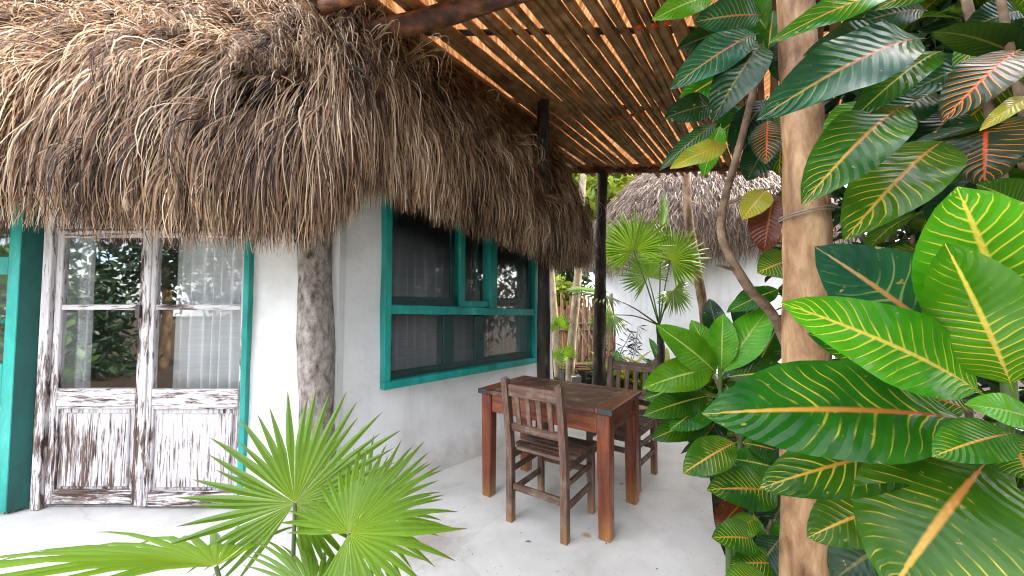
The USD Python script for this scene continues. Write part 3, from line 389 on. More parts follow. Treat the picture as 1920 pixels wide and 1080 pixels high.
def surf(s, v):
    e = np.stack([np.interp(s, S_, EV[:, k]) for k in range(3)], -1); n = np.stack([np.interp(s, S_, IN[:, k]) for k in range(2)], -1)
    i, u = np.interp(v, PV, PRO[:, 0]), np.interp(v, PV, PRO[:, 1])
    bulge = .10 * (meshkit.fbm(np.stack([e[..., 0] * 1.2, e[..., 1] * 1.2, v * 1.1], -1), 3, 8) - .5)
    dent = 0 * np.exp(-((e[..., 0] + 1.42) / .30) ** 4) * (e[..., 1] < 2.3) * np.clip((v - .42) / .5, 0, 1) * (v < .98)
    i = i + bulge * np.clip(v, 0, 1)
    return np.concatenate([e[..., :2] + n * i[..., None], (e[..., 2] + u)[..., None]], -1), n
def surf_n(s, v):
    a, _ = surf(s + .03, v); b, _ = surf(s - .03, v); c, _ = surf(s, v + .03); d, _ = surf(s, v - .03)
    n = nrm(np.cross(a - b, c - d)); dn = nrm(d - c); return n, dn
def core_mesh():
    s = S_[::4]; v = np.r_[np.linspace(.12, 4.65, 34)]; sg, vg = np.meshgrid(s, v, indexing='ij'); p, n = surf(sg, vg); nr = surf_n(sg, vg)[0]; p = p - nr * .07
    e = np.stack([np.interp(s, S_, EV[:, k]) for k in range(3)], 1); nn_ = np.stack([np.interp(s, S_, IN[:, k]) for k in range(2)], 1)
    und = np.concatenate([e[:, :2] + nn_ * .56, (e[:, 2] + .42)[:, None]], 1)[:, None]
    p = np.concatenate([und, p], 1); m = p.shape[1]; ns = len(s); idx = np.arange(ns * m).reshape(ns, m); nx = np.roll(idx, -1, 0)
    q = np.stack([idx[:, :-1], nx[:, :-1], nx[:, 1:], idx[:, 1:]], -1).reshape(-1, 4); top = p[:, -1].mean(0) + [0, 0, .25]
    V = np.vstack([p.reshape(-1, 3), top]); F = np.vstack([q[:, [0, 1, 2]], q[:, [0, 2, 3]], np.stack([idx[:, -1], nx[:, -1], np.full(ns, ns * m)], 1)])
    return V, F
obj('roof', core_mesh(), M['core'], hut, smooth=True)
RUV = []
def ribbons(p, side, w, tc_=None):
    """p: n x k x 3 centre lines, side: n x k x 3 unit, w: n x k half widths -> one mesh of flat straws."""
    n, k = p.shape[:2]; v = np.stack([p - side * w[..., None], p + side * w[..., None]], 2).reshape(-1, 3)
    rc_ = R(n + k).rand(n); rc_ = rc_ if tc_ is None else np.clip(.55 * rc_ + .62 * tc_ - .06, 0, 1); RUV.append(np.stack([np.repeat(rc_, k * 2), np.tile(np.repeat(np.linspace(0, 1, k), 2), n)], 1)); b = (np.arange(n) * k * 2)[:, None] + np.arange(k - 1)[None] * 2; q = np.stack([b, b + 1, b + 3, b + 2], -1).reshape(-1, 4)
    return v, np.vstack([q[:, [0, 1, 2]], q[:, [0, 2, 3]]])
def thatch(n, s0, s1, v_of, len_of, seed, lift=.03, curl=.05, wid=(.0015, .0036), K=9, tuft=14, lean=.035):
    r = R(seed); nt = n // tuft; st = np.repeat(r.uniform(s0, s1, nt), tuft); vt = np.repeat(v_of(r, nt), tuft); n = len(st)
    tilt = np.repeat(r.normal(0, lean, nt), tuft) + r.normal(0, lean * .7, n); tc_ = np.repeat(r.rand(nt), tuft); s = st + r.normal(0, .017, n); v = vt + r.normal(0, .03, n); tl_ = np.repeat(r.gamma(1.2, .6, nt), tuft)
    ex = np.stack([np.interp(s, S_, EV[:, q]) for q in range(2)], -1); keep = ~((np.abs(ex[:, 0] + 1.42) < .29) & (ex[:, 1] < 2.3) & (v > .72) & (v < 1.02) & (r.rand(n) > .05)); st, tilt, s, v, tc_, tl_ = st[keep], tilt[keep], s[keep], v[keep], tc_[keep], tl_[keep]; n = len(s)
    L = len_of(r, n, v); ex = np.interp(s, S_, EV[:, 0]), np.interp(s, S_, EV[:, 1]); zone = (np.abs(ex[0] + 1.42) < .29) & (ex[1] < 2.3) & (v >= 1.04); L = np.where(zone, np.minimum(L, np.maximum(v - .90 - .12 * r.rand(n), .06)), L); k = np.linspace(0, 1, K)[None]; clump = tl_ * (.4 + 1.4 * meshkit.noise(np.stack([s * 9, v * 3, v * 0], -1), 3))
    d = L[:, None] * k; vv = v[:, None] - d; ss = s[:, None] + tilt[:, None] * d + (r.normal(0, curl, n)[:, None] * np.sin(k * np.pi * r.uniform(.6, 1.8, n)[:, None])) * L[:, None] * 1.4
    base, inn = surf(ss, np.maximum(vv, .0)); nr, _ = surf_n(ss, np.maximum(vv, .03))
    off = lift * clump[:, None] * (np.sin(k * 2.4) * r.uniform(.3, 1.6, n)[:, None]) - .045 * (1 - k) + r.normal(0, .018, n)[:, None] * k
    p = base + nr * off[..., None]; p[..., 2] += np.minimum(vv, 0)
    hang = np.clip(-vv, 0, None); p[..., :2] += inn * (hang * r.normal(.05, .16, n)[:, None])[..., None]
    t = nrm(np.gradient(p, axis=1)); rnd = nr + r.normal(0, .55, (n, 1, 3)); side = nrm(np.cross(t, rnd))
    w = r.uniform(*wid, n)[:, None] * (np.array([.8, 1, 1, .95, .75, .25]) if K == 6 else np.r_[np.ones(K - 2), .7, .25])[None]
    tc_ = .6 * tc_ + .4 * meshkit.noise(np.stack([s * 3.3, v * 2.2, v * 0], -1), 9)
    return ribbons(p, side, w, tc_)
def s_at(x, y): return S_[np.argmin((EV[:, 0] - x) ** 2 + (EV[:, 1] - y) ** 2)]
sA, sB, sC, sD = s_at(-4.7, 2.12), s_at(-1.03, 2.15), s_at(.64, 3.98), s_at(.6, 5.9)
hang = lambda r, n, v: np.clip(v * .0 + r.uniform(.28, .62, n), .1, None)
th = [thatch(16000, sA, sB + .1, lambda r, n: r.uniform(.15, .95, n), lambda r, n, v: np.minimum(r.uniform(.5, 1.0, n), v + .02 + .20 * r.rand(n) ** 2.5), 11, lift=.035, curl=.012),
      thatch(12000, sA, sB + .1, lambda r, n: r.uniform(.5, 1.5, n), lambda r, n, v: r.uniform(.3, .7, n), 12, lift=.05, curl=.035, lean=.08),
      thatch(12000, sA, sB + .1, lambda r, n: r.uniform(1.3, 2.6, n), lambda r, n, v: r.uniform(.12, .30, n), 13, lift=.06, curl=.12, lean=.24),
      thatch(3500, sA, sB + .1, lambda r, n: r.uniform(2.5, 3.8, n), lambda r, n, v: r.uniform(.15, .35, n), 14, lift=.05, curl=.12, lean=.3),
      thatch(1500, s_at(-1.75, 2.08), s_at(-1.1, 2.1), lambda r, n: r.uniform(1.0, 1.16, n), lambda r, n, v: r.uniform(.12, .24, n), 15, lift=.06, curl=.09),
      thatch(14000, sB, sC, lambda r, n: r.uniform(.12, .9, n), lambda r, n, v: np.minimum(r.uniform(.4, .8, n), v + .02 + .20 * r.rand(n) ** 2.5), 16, lift=.035, curl=.012),
      thatch(13000, sB, sC, lambda r, n: r.uniform(.5, 1.9, n), lambda r, n, v: r.uniform(.16, .42, n), 17, lift=.045, curl=.04, lean=.1),
      thatch(5000, sB, sC, lambda r, n: r.uniform(1.7, 3.2, n), lambda r, n, v: r.uniform(.15, .35, n), 18, lift=.05, curl=.1),
      thatch(7000, sC, sD, lambda r, n: r.uniform(.02, .7, n), lambda r, n, v: np.minimum(r.uniform(.25, .55, n), v + .04 + .16 * r.rand(n) ** 2), 19, lift=.02, curl=.03),
      thatch(7000, sC, sD, lambda r, n: r.uniform(.5, 2.2, n), lambda r, n, v: r.uniform(.18, .45, n), 20, lift=.045, curl=.06)]
tag(obj('thatch_straw', cat(th), M['straw'], hut, uv=np.vstack(RUV)), kind='stuff'); RUV.clear()
# ---------------------------------------------------------------- pergola
PZ = 3.5; PD = nrm([.59, .81, 0]); PN = np.array([PD[1], -PD[0], 0]); perg = thing('bamboo_pergola', 'slatted bamboo pergola roof on dark logs, sheltering the table', 'pergola', (1.4, 3.4, 0))
r = R(21); B0, B1 = np.array([-1.36, 3.02]), np.array([-.15, 2.60]); BD = nrm(B1 - B0)
def along(o, Y): return o + PD * ((Y - o[1]) / PD[1])
wallp = np.array([-.6, 3.8, PZ])                            # a point of the roof's surface at the pergola's height
k = 0; off = .17
while off < 5.2:
    o = wallp + PN * off; yfar, ynear = 6.0 + r.uniform(-.05, .12), max(.75, 2.0 - off * .25) + r.uniform(-.2, .2)
    a, b = along(o, ynear), along(o, yfar)
    if off < .6: a = along(o, 2.2 + r.uniform(-.08, .08))
    n = 15; u = np.linspace(0, 1, n)[:, None]; bend = r.normal(0, .012, 2); ph = r.uniform(0, 6); yaw = r.normal(0, .05)
    p = a + (b - a) * u + PN * (bend[0] * np.sin(u * 5 + ph) + yaw * (u - .5) * np.linalg.norm(b - a) * .35) + np.array([0, 0, 1]) * (bend[1] * .6 * np.sin(u * 4 + ph) + r.uniform(-.01, .012))
    fine = spline(p, 45); rad = r.uniform(.026, .035) * (1 + .0 * u[0]); L = np.linalg.norm(b - a); sarc = np.linspace(0, L, 45); node = r.uniform(.32, .45)
    rr = rad * (1 - .10 * np.linspace(0, 1, 45)) * (1 + .10 * (np.abs(((sarc + ph) % node) - node / 2) > node / 2 - .06))
    obj('pole', tube(fine, rr, 7), M['cane'], perg, smooth=50); off += r.uniform(.052, .070) + (.018 if r.rand() < .2 else 0); k += 1
def log(a, b, r0, r1, name, m, seed, n=18, wob_=.012, sides=12):
    u = np.linspace(0, 1, n); q = R(seed); p = np.array(a)[None] + (np.array(b) - np.array(a))[None] * u[:, None] + np.cumsum(q.normal(0, wob_ / 3, (n, 3)), 0)
    return obj(name, tube(p, np.linspace(r0, r1, n) * (1 + .05 * q.randn(n)), sides, rough=.12, seed=seed), m, perg, smooth=50)
lz = PZ - .085
a = P(664, 74, 2.6); b = P(935, -5, 2.36); dd = (b - a) / np.linalg.norm(b - a); log(a, a + dd * 4.2, .07, .085, 'beam', M['dark_log'], 31)
a = P(604, 14, 2.38); b = P(720, -30, 2.24); dd = (b - a) / np.linalg.norm(b - a); log(a, a + dd * 3.5, .045, .05, 'beam', M['dark_log'], 32)
log(P(1055, 317, 5.72), P(1900, 304, 5.72), .066, .07, 'beam', M['dark_log'], 33)
for i, (pa, Ya, pb, Yb) in enumerate([((960, 170), 3.9, (1330, 225), 4.15), ((800, 60), 2.9, (1330, 45), 2.85)]):
    a, b = P(*pa, Ya), P(*pb, Yb); a[2] = b[2] = PZ + .052; dd = (b - a) / np.linalg.norm(b - a); log(a - dd * .3, b + dd * 2.2, .024, .022, 'purlin', M['dark_post'], 40 + i, wob_=.006, sides=8)
log((.31, 3.66, -.09), (.335, 3.80, PZ - .02), .066, .058, 'post', M['dark_post'], 35)
log(P(1121, 733, 5.75), P(1133, 318, 5.75), .098, .075, 'post', M['dark_post'], 36)
log((4.3, 5.7, -.09), (4.3, 5.72, PZ - .1), .08, .07, 'post', M['dark_post'], 37)
# reed mat laid over the poles
nu, nv = 40, 44; uu, vv = np.meshgrid(np.linspace(.18, 5.25, nu), np.linspace(0, 1, nv), indexing='ij')
o = wallp + PN * uu[..., None]; yn = np.where(uu < .6, 2.3, np.maximum(.75, 2.0 - uu * .25)); Y = yn + (6.05 - yn) * vv; mp = o + PD * ((Y - o[..., 1]) / PD[1])[..., None]
mp[..., 2] = PZ + .088 + .03 * (meshkit.fbm(mp * [2, 2, 0], 3, 3) - .5); idx = np.arange(nu * nv).reshape(nu, nv)
obj('reed_mat', (mp.reshape(-1, 3), np.stack([idx[:-1, :-1], idx[1:, :-1], idx[1:, 1:], idx[:-1, 1:]], -1).reshape(-1, 4)), M['mat'], perg, smooth=True)
for i, (px, py) in enumerate([(1198, 52), (1226, 48), (1252, 42), (1147, 223), (1162, 219), (1183, 217), (1203, 215), (1213, 299), (1227, 298), (1242, 296)]):
    d = ray(px, py); z = PZ - .033; c = EYE + d * ((z - CAM_H) / d[2]); q = trimesh.creation.icosphere(2, .026); v = q.vertices * [1, 1, .62]
    v = v * (1 + .25 * (meshkit.noise(q.vertices * 90 + i) - .5))[:, None]; obj('twine_knot', (v + c, q.faces), M['orange'], perg, smooth=True)
# ---------------------------------------------------------------- table and chairs
ROT = -35.1; tbl = thing('dining_table', 'small reddish brown wooden table with worn top on the pale patio', 'table', (.3375, 2.7175, 0), ROT)
TL, TW, TH = 1.0, .60, .765
def tb(name, b, m, c=.004): return obj(name, box(*b, c), m, tbl)
hx, hy = TL / 2, TW / 2
for sy in (-1, 1): tb('border_board', (-hx + .105, hx - .105, sy * hy - (.085 if sy > 0 else 0), sy * hy + (.085 if sy < 0 else 0), TH - .032, TH), M['top_x'])
for sx in (-1, 1): tb('border_board', (sx * hx - (.104 if sx > 0 else 0), sx * hx + (.104 if sx < 0 else 0), -hy, hy, TH - .033, TH + .0008), M['top_y'])
pw = (TW - .17) / 5
for i in range(5): tb('plank', (-hx + .106, hx - .106, -hy + .085 + i * pw + .0015, -hy + .085 + (i + 1) * pw - .0015, TH - .030, TH - .0015 - .001 * (i % 2)), M['top_x'], .002)
for sx in (-1, 1):
    tag(obj('end_cap', box(*sorted((sx * (hx - .09), sx * (hx + .004))), -hy - .004, -hy + .0005, TH - .034, TH + .001, .002), M['black'], tbl))
lx, ly, lw = hx - .058, hy - .052, .042
for sx in (-1, 1):
    for sy in (-1, 1):
        v, f = box(-lw, lw, -lw, lw, 0, TH - .034, .006); k = 1 - .13 * (1 - v[:, 2:] / TH); obj('leg', (np.concatenate([v[:, :2] * k, v[:, 2:]], 1) + [sx * lx, sy * ly, 0], f), M['table_v'], tbl)
for sy in (-1, 1): tb('apron', (-lx + lw - .001, lx - lw + .001, sy * (ly + .012) - .013, sy * (ly + .012) + .013, TH - .16, TH - .035), M['table_x'])
for sx in (-1, 1): tb('apron', (sx * (lx + .012) - .013, sx * (lx + .012) + .013, -ly + lw - .001, ly - lw + .001, TH - .16, TH - .035), M['table_y'])
def chair(loc, rot, label):
    c = thing('dining_chair', label, 'chair', loc, rot); hw, d0, d1 = .193, -.19, .19
    def part(name, b, m, ch=.005): return obj(name, box(*b, ch), m, c)
    def post(sx):                                           # rear post: upright to the seat, then leaning back
        zs = np.array([0, .25, .46, .68, .905]); ys = d0 + np.array([.0, .0, -.002, -.028, -.062]); w = .021; V = []
        for z, y in zip(zs, ys): V += [(sx * hw - w, y - .022, z), (sx * hw + w, y - .022, z), (sx * hw + w, y + .022, z), (sx * hw - w, y + .022, z)]
        V += [(sx * hw, ys[-1], .922)]; F = []
        for i in range(4):
            for j in range(4): a_, b_ = i * 4 + j, i * 4 + (j + 1) % 4; F += [(a_, b_, b_ + 4), (a_, b_ + 4, a_ + 4)]
        F += [(16 + j, 16 + (j + 1) % 4, 20) for j in range(4)] + [(0, 2, 1), (0, 3, 2)]
        return np.array(V), np.array(F)
    for sx in (-1, 1): obj('leg', post(sx), M['chair_v'], c)
    for sx in (-1, 1): part('leg', (sx * hw - .021, sx * hw + .021, d1 - .021, d1 + .021, 0, .44), M['chair_v'])
    yb = lambda z: d0 - .062 * max(0, (z - .46) / .445) ** 1.3
    for z0, z1, nm in ((.80, .875, 'top_rail'), (.575, .625, 'back_rail')):
        y = yb((z0 + z1) / 2); obj(nm, turn(box(-hw + .02, hw - .02, -.013, .013, -(z1 - z0) / 2, (z1 - z0) / 2, .005), 0, (0, y, (z0 + z1) / 2), 8), M['chair_x'], c)
    for i in range(4):
        x = (-1.5 + i) * .077; y = yb(.715); obj('slat', turn(box(x - .017, x + .017, -.008, .008, -.096, .096, .003), 0, (0, y, .7125), 9.5), M['chair_v'], c)
    for i in range(6): y = d0 + .022 + i * .063; part('seat_slat', (-hw + (.0225 if i == 0 else -.028), hw + (-.0225 if i == 0 else .028), y, y + .056, .442, .464 - .002 * (i % 2)), M['chair_x'])
    for sx in (-1, 1): part('seat_rail', (sx * hw - .012, sx * hw + .012, d0 + .023, d1 - .0215, .385, .4415), M['chair_y'])
    part('seat_rail', (-hw + .0215, hw - .0215, d1 - .012, d1 + .012, .385, .4415), M['chair_x'])
    for sx in (-1, 1): part('stretcher', (sx * hw - .011, sx * hw + .011, d0 + .0225, d1 - .0215, .165, .205), M['chair_y']); part('stretcher', (sx * hw - .0105, sx * hw + .0105, d0 + .0225, d1 - .0215, .30, .335), M['chair_y'])
    part('stretcher', (-hw + .0215, hw - .0215, d0 - .011, d0 + .011, .20, .245), M['chair_x']); part('stretcher', (-hw + .0215, hw - .0215, d1 - .011, d1 + .011, .255, .295), M['chair_x'])
    return c
ax = nrm([.818, -.575]); bx_ = nrm([.575, .818])
c1 = chair((.15 + bx_[0] * .19, 2.333 + bx_[1] * .19, 0), ROT, 'weathered slat back wooden chair nearest the camera, tucked under the table')
p2 = np.array([1.0, 3.23]) - bx_ * .19
x = UsdGeom.Xform.Define(stage, numbered('/World', 'dining_chair')); x.AddTranslateOp().Set(Gf.Vec3d(float(p2[0]), float(p2[1]), 0)); x.AddRotateZOp().Set(180 + ROT - 3)
x.GetPrim().GetReferences().AddInternalReference(c1.GetPath()); x.GetPrim().SetInstanceable(True)
tag(x.GetPrim(), 'slat back wooden chair at the far side of the table, beside the green bush', 'chair')
# ---------------------------------------------------------------- foreground post
pp = thing('wooden_post', 'pale peeled tree trunk post with a wire loop, rising among the croton leaves', 'post', G(1509, 1400))
pts = np.array([P(1505, 1390, 1.08), P(1508, 1080, 1.08), P(1509, 800, 1.08), P(1512, 560, 1.08), P(1512, 400, 1.08), P(1506, 260, 1.08), P(1497, 120, 1.08), P(1490, -60, 1.08), P(1484, -330, 1.08)])
sp = spline(pts, 140); zz = np.linspace(0, 1, 140); kn = sum(a * np.exp(-((sp[:, 2] - h) / .012) ** 2) for a, h in ((.004, 1.60), (.003, 1.05), (-.003, .62), (.003, 2.02), (.003, .35)))
obj('trunk', tube(sp, .0575 - .010 * np.clip((zz - .5) / .25, 0, 1) + .0015 * np.sin(zz * 60) + kn, 18, rough=.03, seed=9), M['pale_post'], pp, smooth=True)
cw = P(1510, 405, 1.08); g = np.linspace(0, 2 * np.pi, 40); obj('wire_loop', cat([tube(np.stack([cw[0] + .063 * np.cos(g), cw[1] + .063 * np.sin(g), cw[2] + .010 * np.cos(g + .4) + dzz], 1),     .0024, 6) for dzz in (0, .007)]), M['wire'], pp, smooth=True)
# ---------------------------------------------------------------- leaves
def leaf_mesh(base, tip, width, up, arch=.10, fold=.15, wave=.02, nu=14, nv=6, seed=0, pet=.10, shape=.9):
    r = R(seed); base, tip = np.array(base, float), np.array(tip, float); ax_ = tip - base; L = np.linalg.norm(ax_); up = np.array(up, float); up = nrm(up - ax_ * (up @ ax_) / L ** 2)
    u = np.linspace(0, 1, nu); mid = base + ax_ * u[:, None] + up * (arch * L * 4 * u * (1 - u))[:, None]
    t = nrm(np.gradient(mid, axis=0)); sd_ = nrm(np.cross(t, up)); n = np.cross(sd_, t)
    q = np.clip((u - pet) / (1 - pet), 0, 1); prof = np.sin(np.pi * np.clip(q, 0, 1) ** shape) ** .72; prof = np.maximum(prof, np.where(u < pet, .035, 0)); prof[-1] = .01
    v = np.linspace(-1, 1, nv + 1); ph = r.rand(2) * 6.28
    h = -fold * np.abs(v)[None] * 0 + fold * np.abs(v)[None] ** 1.5 * (width / 2) * prof[:, None] * 1.0
    wv = wave * L * (np.abs(v)[None] ** 2) * np.where(v[None] > 0, np.sin(u * 15 + ph[0])[:, None], np.sin(u * 13 + ph[1])[:, None]) * prof[:, None]
    p = mid[:, None] + sd_[:, None] * (v[None] * prof[:, None] * width / 2)[..., None] + n[:, None] * (h + wv)[..., None]
    idx = np.arange(nu * (nv + 1)).reshape(nu, nv + 1); f = np.stack([idx[:-1, :-1], idx[1:, :-1], idx[1:, 1:], idx[:-1, 1:]], -1).reshape(-1, 4)
    uv = np.stack(np.broadcast_arrays(q[:, None], v[None] * .5 + .5), -1).reshape(-1, 2)
    return (p.reshape(-1, 3), f), uv
seedc = [100]
def add_leaf(plant, base, tip, width, m, up=None, label=None, **k):
    seedc[0] += 1; base, tip = np.array(base), np.array(tip)
    if up is None: up = nrm(EYE - (base + tip) / 2) + np.array([0, 0, .35])
    me, uv = leaf_mesh(base, tip, width, up, seed=seedc[0], **k); me = (me[0], np.vstack([me[1][:, [0, 1, 2]], me[1][:, [0, 2, 3]]]))
    o = obj('leaf', me, M[m], plant, smooth=True, uv=uv)
    if label: o.SetCustomDataByKey('label', label)
    return o
def pl(plant, t, b, w, Yt, Yb, m, dup=.0, dx_=0.0, **k):         # leaf from photograph: tip pixel, base pixel, width in pixels, depths
    T, B = P(*t, Yt), P(*b, Yb); up = nrm(EYE - (T + B) / 2) + np.array([dx_, 0, .3 + dup]); return add_leaf(plant, B, T, w * (Yt + Yb) / 2 / FPX, m, up, **k)
# tall croton on the right, its upper branch
cro = thing('croton_shrub', 'tall dark croton shrub with long leathery leaves around the upper pale post', 'shrub', (1.45, .98, 0))
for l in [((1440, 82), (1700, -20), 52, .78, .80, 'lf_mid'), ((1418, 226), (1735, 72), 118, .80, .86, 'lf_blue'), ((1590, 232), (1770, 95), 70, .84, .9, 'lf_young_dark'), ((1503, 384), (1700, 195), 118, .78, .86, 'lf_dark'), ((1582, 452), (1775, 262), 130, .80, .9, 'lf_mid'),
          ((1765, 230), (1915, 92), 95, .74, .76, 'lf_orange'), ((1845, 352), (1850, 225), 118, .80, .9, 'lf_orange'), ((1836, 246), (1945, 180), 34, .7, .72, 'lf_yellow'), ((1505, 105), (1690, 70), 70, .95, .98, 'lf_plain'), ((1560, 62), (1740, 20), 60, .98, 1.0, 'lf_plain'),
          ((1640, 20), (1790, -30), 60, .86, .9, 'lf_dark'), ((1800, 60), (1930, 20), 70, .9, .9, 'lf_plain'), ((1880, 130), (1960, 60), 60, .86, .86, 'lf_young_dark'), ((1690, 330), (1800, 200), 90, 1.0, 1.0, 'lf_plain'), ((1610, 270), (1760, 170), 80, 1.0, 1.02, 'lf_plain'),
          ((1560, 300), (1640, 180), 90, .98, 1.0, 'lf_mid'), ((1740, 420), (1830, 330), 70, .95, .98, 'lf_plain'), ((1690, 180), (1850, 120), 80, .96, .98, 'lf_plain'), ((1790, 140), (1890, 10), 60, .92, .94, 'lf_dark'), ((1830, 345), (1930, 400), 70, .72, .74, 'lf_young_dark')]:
    pl(cro, *l)
for a in ([(1.42, 1.0, -.09), (1.38, .98, .6), (1.33, .97, 1.3), (1.24, .95, 1.9), (1.14, .93, 2.35)], [(1.46, 1.02, -.09), (1.5, 1.0, .7), (1.42, .96, 1.4), (1.30, .93, 2.0)]): obj('stem', tube(spline(a, 16), np.linspace(.016, .009, 16), 7), M['twig'], cro, smooth=True)
# croton in front, lower right
crf = thing('croton_shrub', 'broad leaved croton in the right foreground with bold yellow veins', 'shrub', (.98, .64, 0))
for l in [((1795, 350), (1925, 690), 205, .62, .64, 'lf_bright'), ((1772, 455), (1900, 735), 150, .59, .62, 'lf_bright'), ((1528, 462), (1850, 705), 165, .80, .72, 'lf_blue'), ((1464, 567), (1850, 745), 135, .66, .64, 'lf_bright'), ((1513, 625), (1740, 720), 75, .78, .76, 'lf_dark'),
          ((1590, 700), (1830, 775), 95, .74, .68, 'lf_dark'), ((1316, 776), (1830, 790), 182, .72, .66, 'lf_dark'), ((1422, 916), (1810, 822), 118, .76, .68, 'lf_dark'), ((1513, 1008), (1720, 930), 100, .76, .72, 'lf_mid'), ((1668, 1110), (1862, 855), 235, .60, .64, 'lf_mid'),
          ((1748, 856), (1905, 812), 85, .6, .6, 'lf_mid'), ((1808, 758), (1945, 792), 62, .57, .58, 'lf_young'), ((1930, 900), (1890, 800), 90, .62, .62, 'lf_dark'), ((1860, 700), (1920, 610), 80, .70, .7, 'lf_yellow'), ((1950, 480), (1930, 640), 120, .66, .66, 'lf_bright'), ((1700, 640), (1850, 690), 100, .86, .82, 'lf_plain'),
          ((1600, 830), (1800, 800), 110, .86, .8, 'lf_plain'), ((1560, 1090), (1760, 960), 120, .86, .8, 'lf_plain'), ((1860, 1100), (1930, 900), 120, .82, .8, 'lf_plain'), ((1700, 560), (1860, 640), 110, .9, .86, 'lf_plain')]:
    pl(crf, *l)
obj('stem', tube(spline([(.98, .66, -.09), (.97, .66, .5), P(1890, 930, .66), P(1893, 760, .64), P(1888, 690, .64)], 16), np.linspace(.013, .009, 16), 8), M['stem'], crf, smooth=True)
# branch that droops in front of the pergola
crb = thing('croton_branch_shrub', 'slender leaning croton with a bare twisted stem below its crown, before the pergola', 'shrub', (1.15, 1.55, 0))
for l in [((1256, 168), (1425, 62), 72, 1.15, 1.2, 'lf_blue'), ((1334, 230), (1432, 78), 82, 1.12, 1.2, 'lf_plain'), ((1222, 38), (1345, -8), 50, 1.15, 1.2, 'lf_young'), ((1300, 42), (1435, 30), 66, 1.18, 1.2, 'lf_blue'), ((1245, 222), (1345, 196), 56, 1.2, 1.22, 'lf_plain'), ((1268, 92), (1400, 50), 50, 1.24, 1.24, 'lf_plain'),
          ((1256, 316), (1368, 272), 42, 1.15, 1.2, 'lf_yellow'), ((1236, 320), (1350, 228), 32, 1.2, 1.24, 'lf_blue'), ((1318, 332), (1352, 232), 42, 1.22, 1.24, 'lf_young'), ((1436, 308), (1440, 222), 56, 1.2, 1.24, 'lf_orange'), ((1392, 412), (1440, 356), 50, 1.2, 1.24, 'lf_yellow'), ((1432, 474), (1452, 356), 66, 1.22, 1.24, 'lf_brown'),
          ((1330, 150), (1440, 110), 60, 1.3, 1.3, 'lf_young_dark'), ((1270, 195), (1400, 120), 62, 1.32, 1.3, 'lf_mid'), ((1370, 290), (1440, 180), 60, 1.32, 1.3, 'lf_plain'), ((1400, 340), (1450, 250), 60, 1.34, 1.3, 'lf_plain'), ((1460, 330), (1470, 200), 56, 1.3, 1.3, 'lf_mid'), ((1380, -20), (1440, 60), 60, 1.2, 1.22, 'lf_young_dark'), ((1450, 20), (1440, 100), 50, 1.22, 1.24, 'lf_young_dark'),
          ((1420, 512), (1492, 486), 66, 1.3, 1.32, 'lf_mid'), ((1470, 440), (1490, 340), 60, 1.34, 1.34, 'lf_dark'), ((1330, 265), (1420, 200), 50, 1.36, 1.34, 'lf_dark'), ((1465, 155), (1480, 60), 60, 1.34, 1.34, 'lf_plain'), ((1405, 130), (1440, 20), 60, 1.36, 1.34, 'lf_plain')]:
    pl(crb, *l)
obj('stem', tube(spline([P(1500, 720, 1.5), P(1455, 600, 1.42), P(1408, 545, 1.36), P(1368, 480, 1.34), P(1352, 430, 1.34), P(1362, 360, 1.33), P(1385, 280, 1.3), P(1412, 170, 1.27), P(1432, 70, 1.24), P(1440, -20, 1.22)], 40), np.linspace(.019, .009, 40), 9, rough=.12, seed=3), M['twig'], crb, smooth=True)
obj('twig', tube(spline([P(1362, 382, 1.33), P(1400, 368, 1.3), P(1450, 352, 1.28)], 8), np.linspace(.006, .004, 8), 6), M['twig'], crb, smooth=True)
obj('twig', tube(spline([P(1375, 505, 1.34), P(1345, 497, 1.32)], 4), np.linspace(.007, .004, 4), 6), M['twig'], crb, smooth=True)
obj('trunk', tube(spline([(1.22, 1.55, -.09), (1.18, 1.56, .5), P(1500, 720, 1.5)], 10), np.linspace(.026, .019, 10), 9), M['twig'], crb, smooth=True)
# light green bush beside the table
bush = thing('green_shrub', 'bright green broad leaved bush beside the table and far chair', 'shrub', (1.1, 1.95, 0))
for l in [((1230, 609), (1348, 706), 62, 1.72, 1.8, 'lf_young'), ((1205, 728), (1340, 692), 66, 1.68, 1.78, 'lf_young'), ((1296, 600), (1346, 692), 45, 1.85, 1.82, 'lf_young'), ((1356, 588), (1352, 700), 52, 1.8, 1.8, 'lf_young'), ((1444, 576), (1352, 706), 66, 1.76, 1.8, 'lf_young'), ((1488, 700), (1354, 708), 60, 1.7, 1.78, 'lf_young_dark'),
          ((1206, 780), (1335, 742), 54, 1.74, 1.82, 'lf_young_dark'), ((1256, 806), (1338, 752), 62, 1.7, 1.8, 'lf_young_dark'), ((1222, 824), (1345, 780), 56, 1.8, 1.85, 'lf_young_dark'), ((1458, 612), (1415, 700), 56, 1.85, 1.85, 'lf_young_dark'), ((1362, 586), (1466, 542), 40, 1.75, 1.8, 'lf_young_dark'), ((1205, 750), (1330, 715), 50, 1.85, 1.88, 'lf_young_dark'),
          ((1400, 800), (1360, 720), 60, 1.72, 1.8, 'lf_young_dark'), ((1480, 790), (1370, 730), 62, 1.8, 1.84, 'lf_plain'), ((1300, 850), (1360, 770), 56, 1.85, 1.86, 'lf_plain'), ((1500, 590), (1420, 660), 50, 1.95, 1.92, 'lf_young_dark'), ((1400, 540), (1400, 640), 50, 1.98, 1.95, 'lf_plain'), ((1330, 560), (1350, 650), 40, 2.0, 1.95, 'lf_plain')]:
    pl(bush, *l)
for a in ([(1.1, 1.95, -.09), (1.08, 1.92, .5), P(1352, 760, 1.84), P(1350, 690, 1.82)], [(1.1, 1.95, -.09), (1.18, 1.98, .6), P(1420, 690, 1.9)]): obj('stem', tube(spline(a, 10), np.linspace(.016, .009, 10), 7), M['stem'], bush, smooth=True)
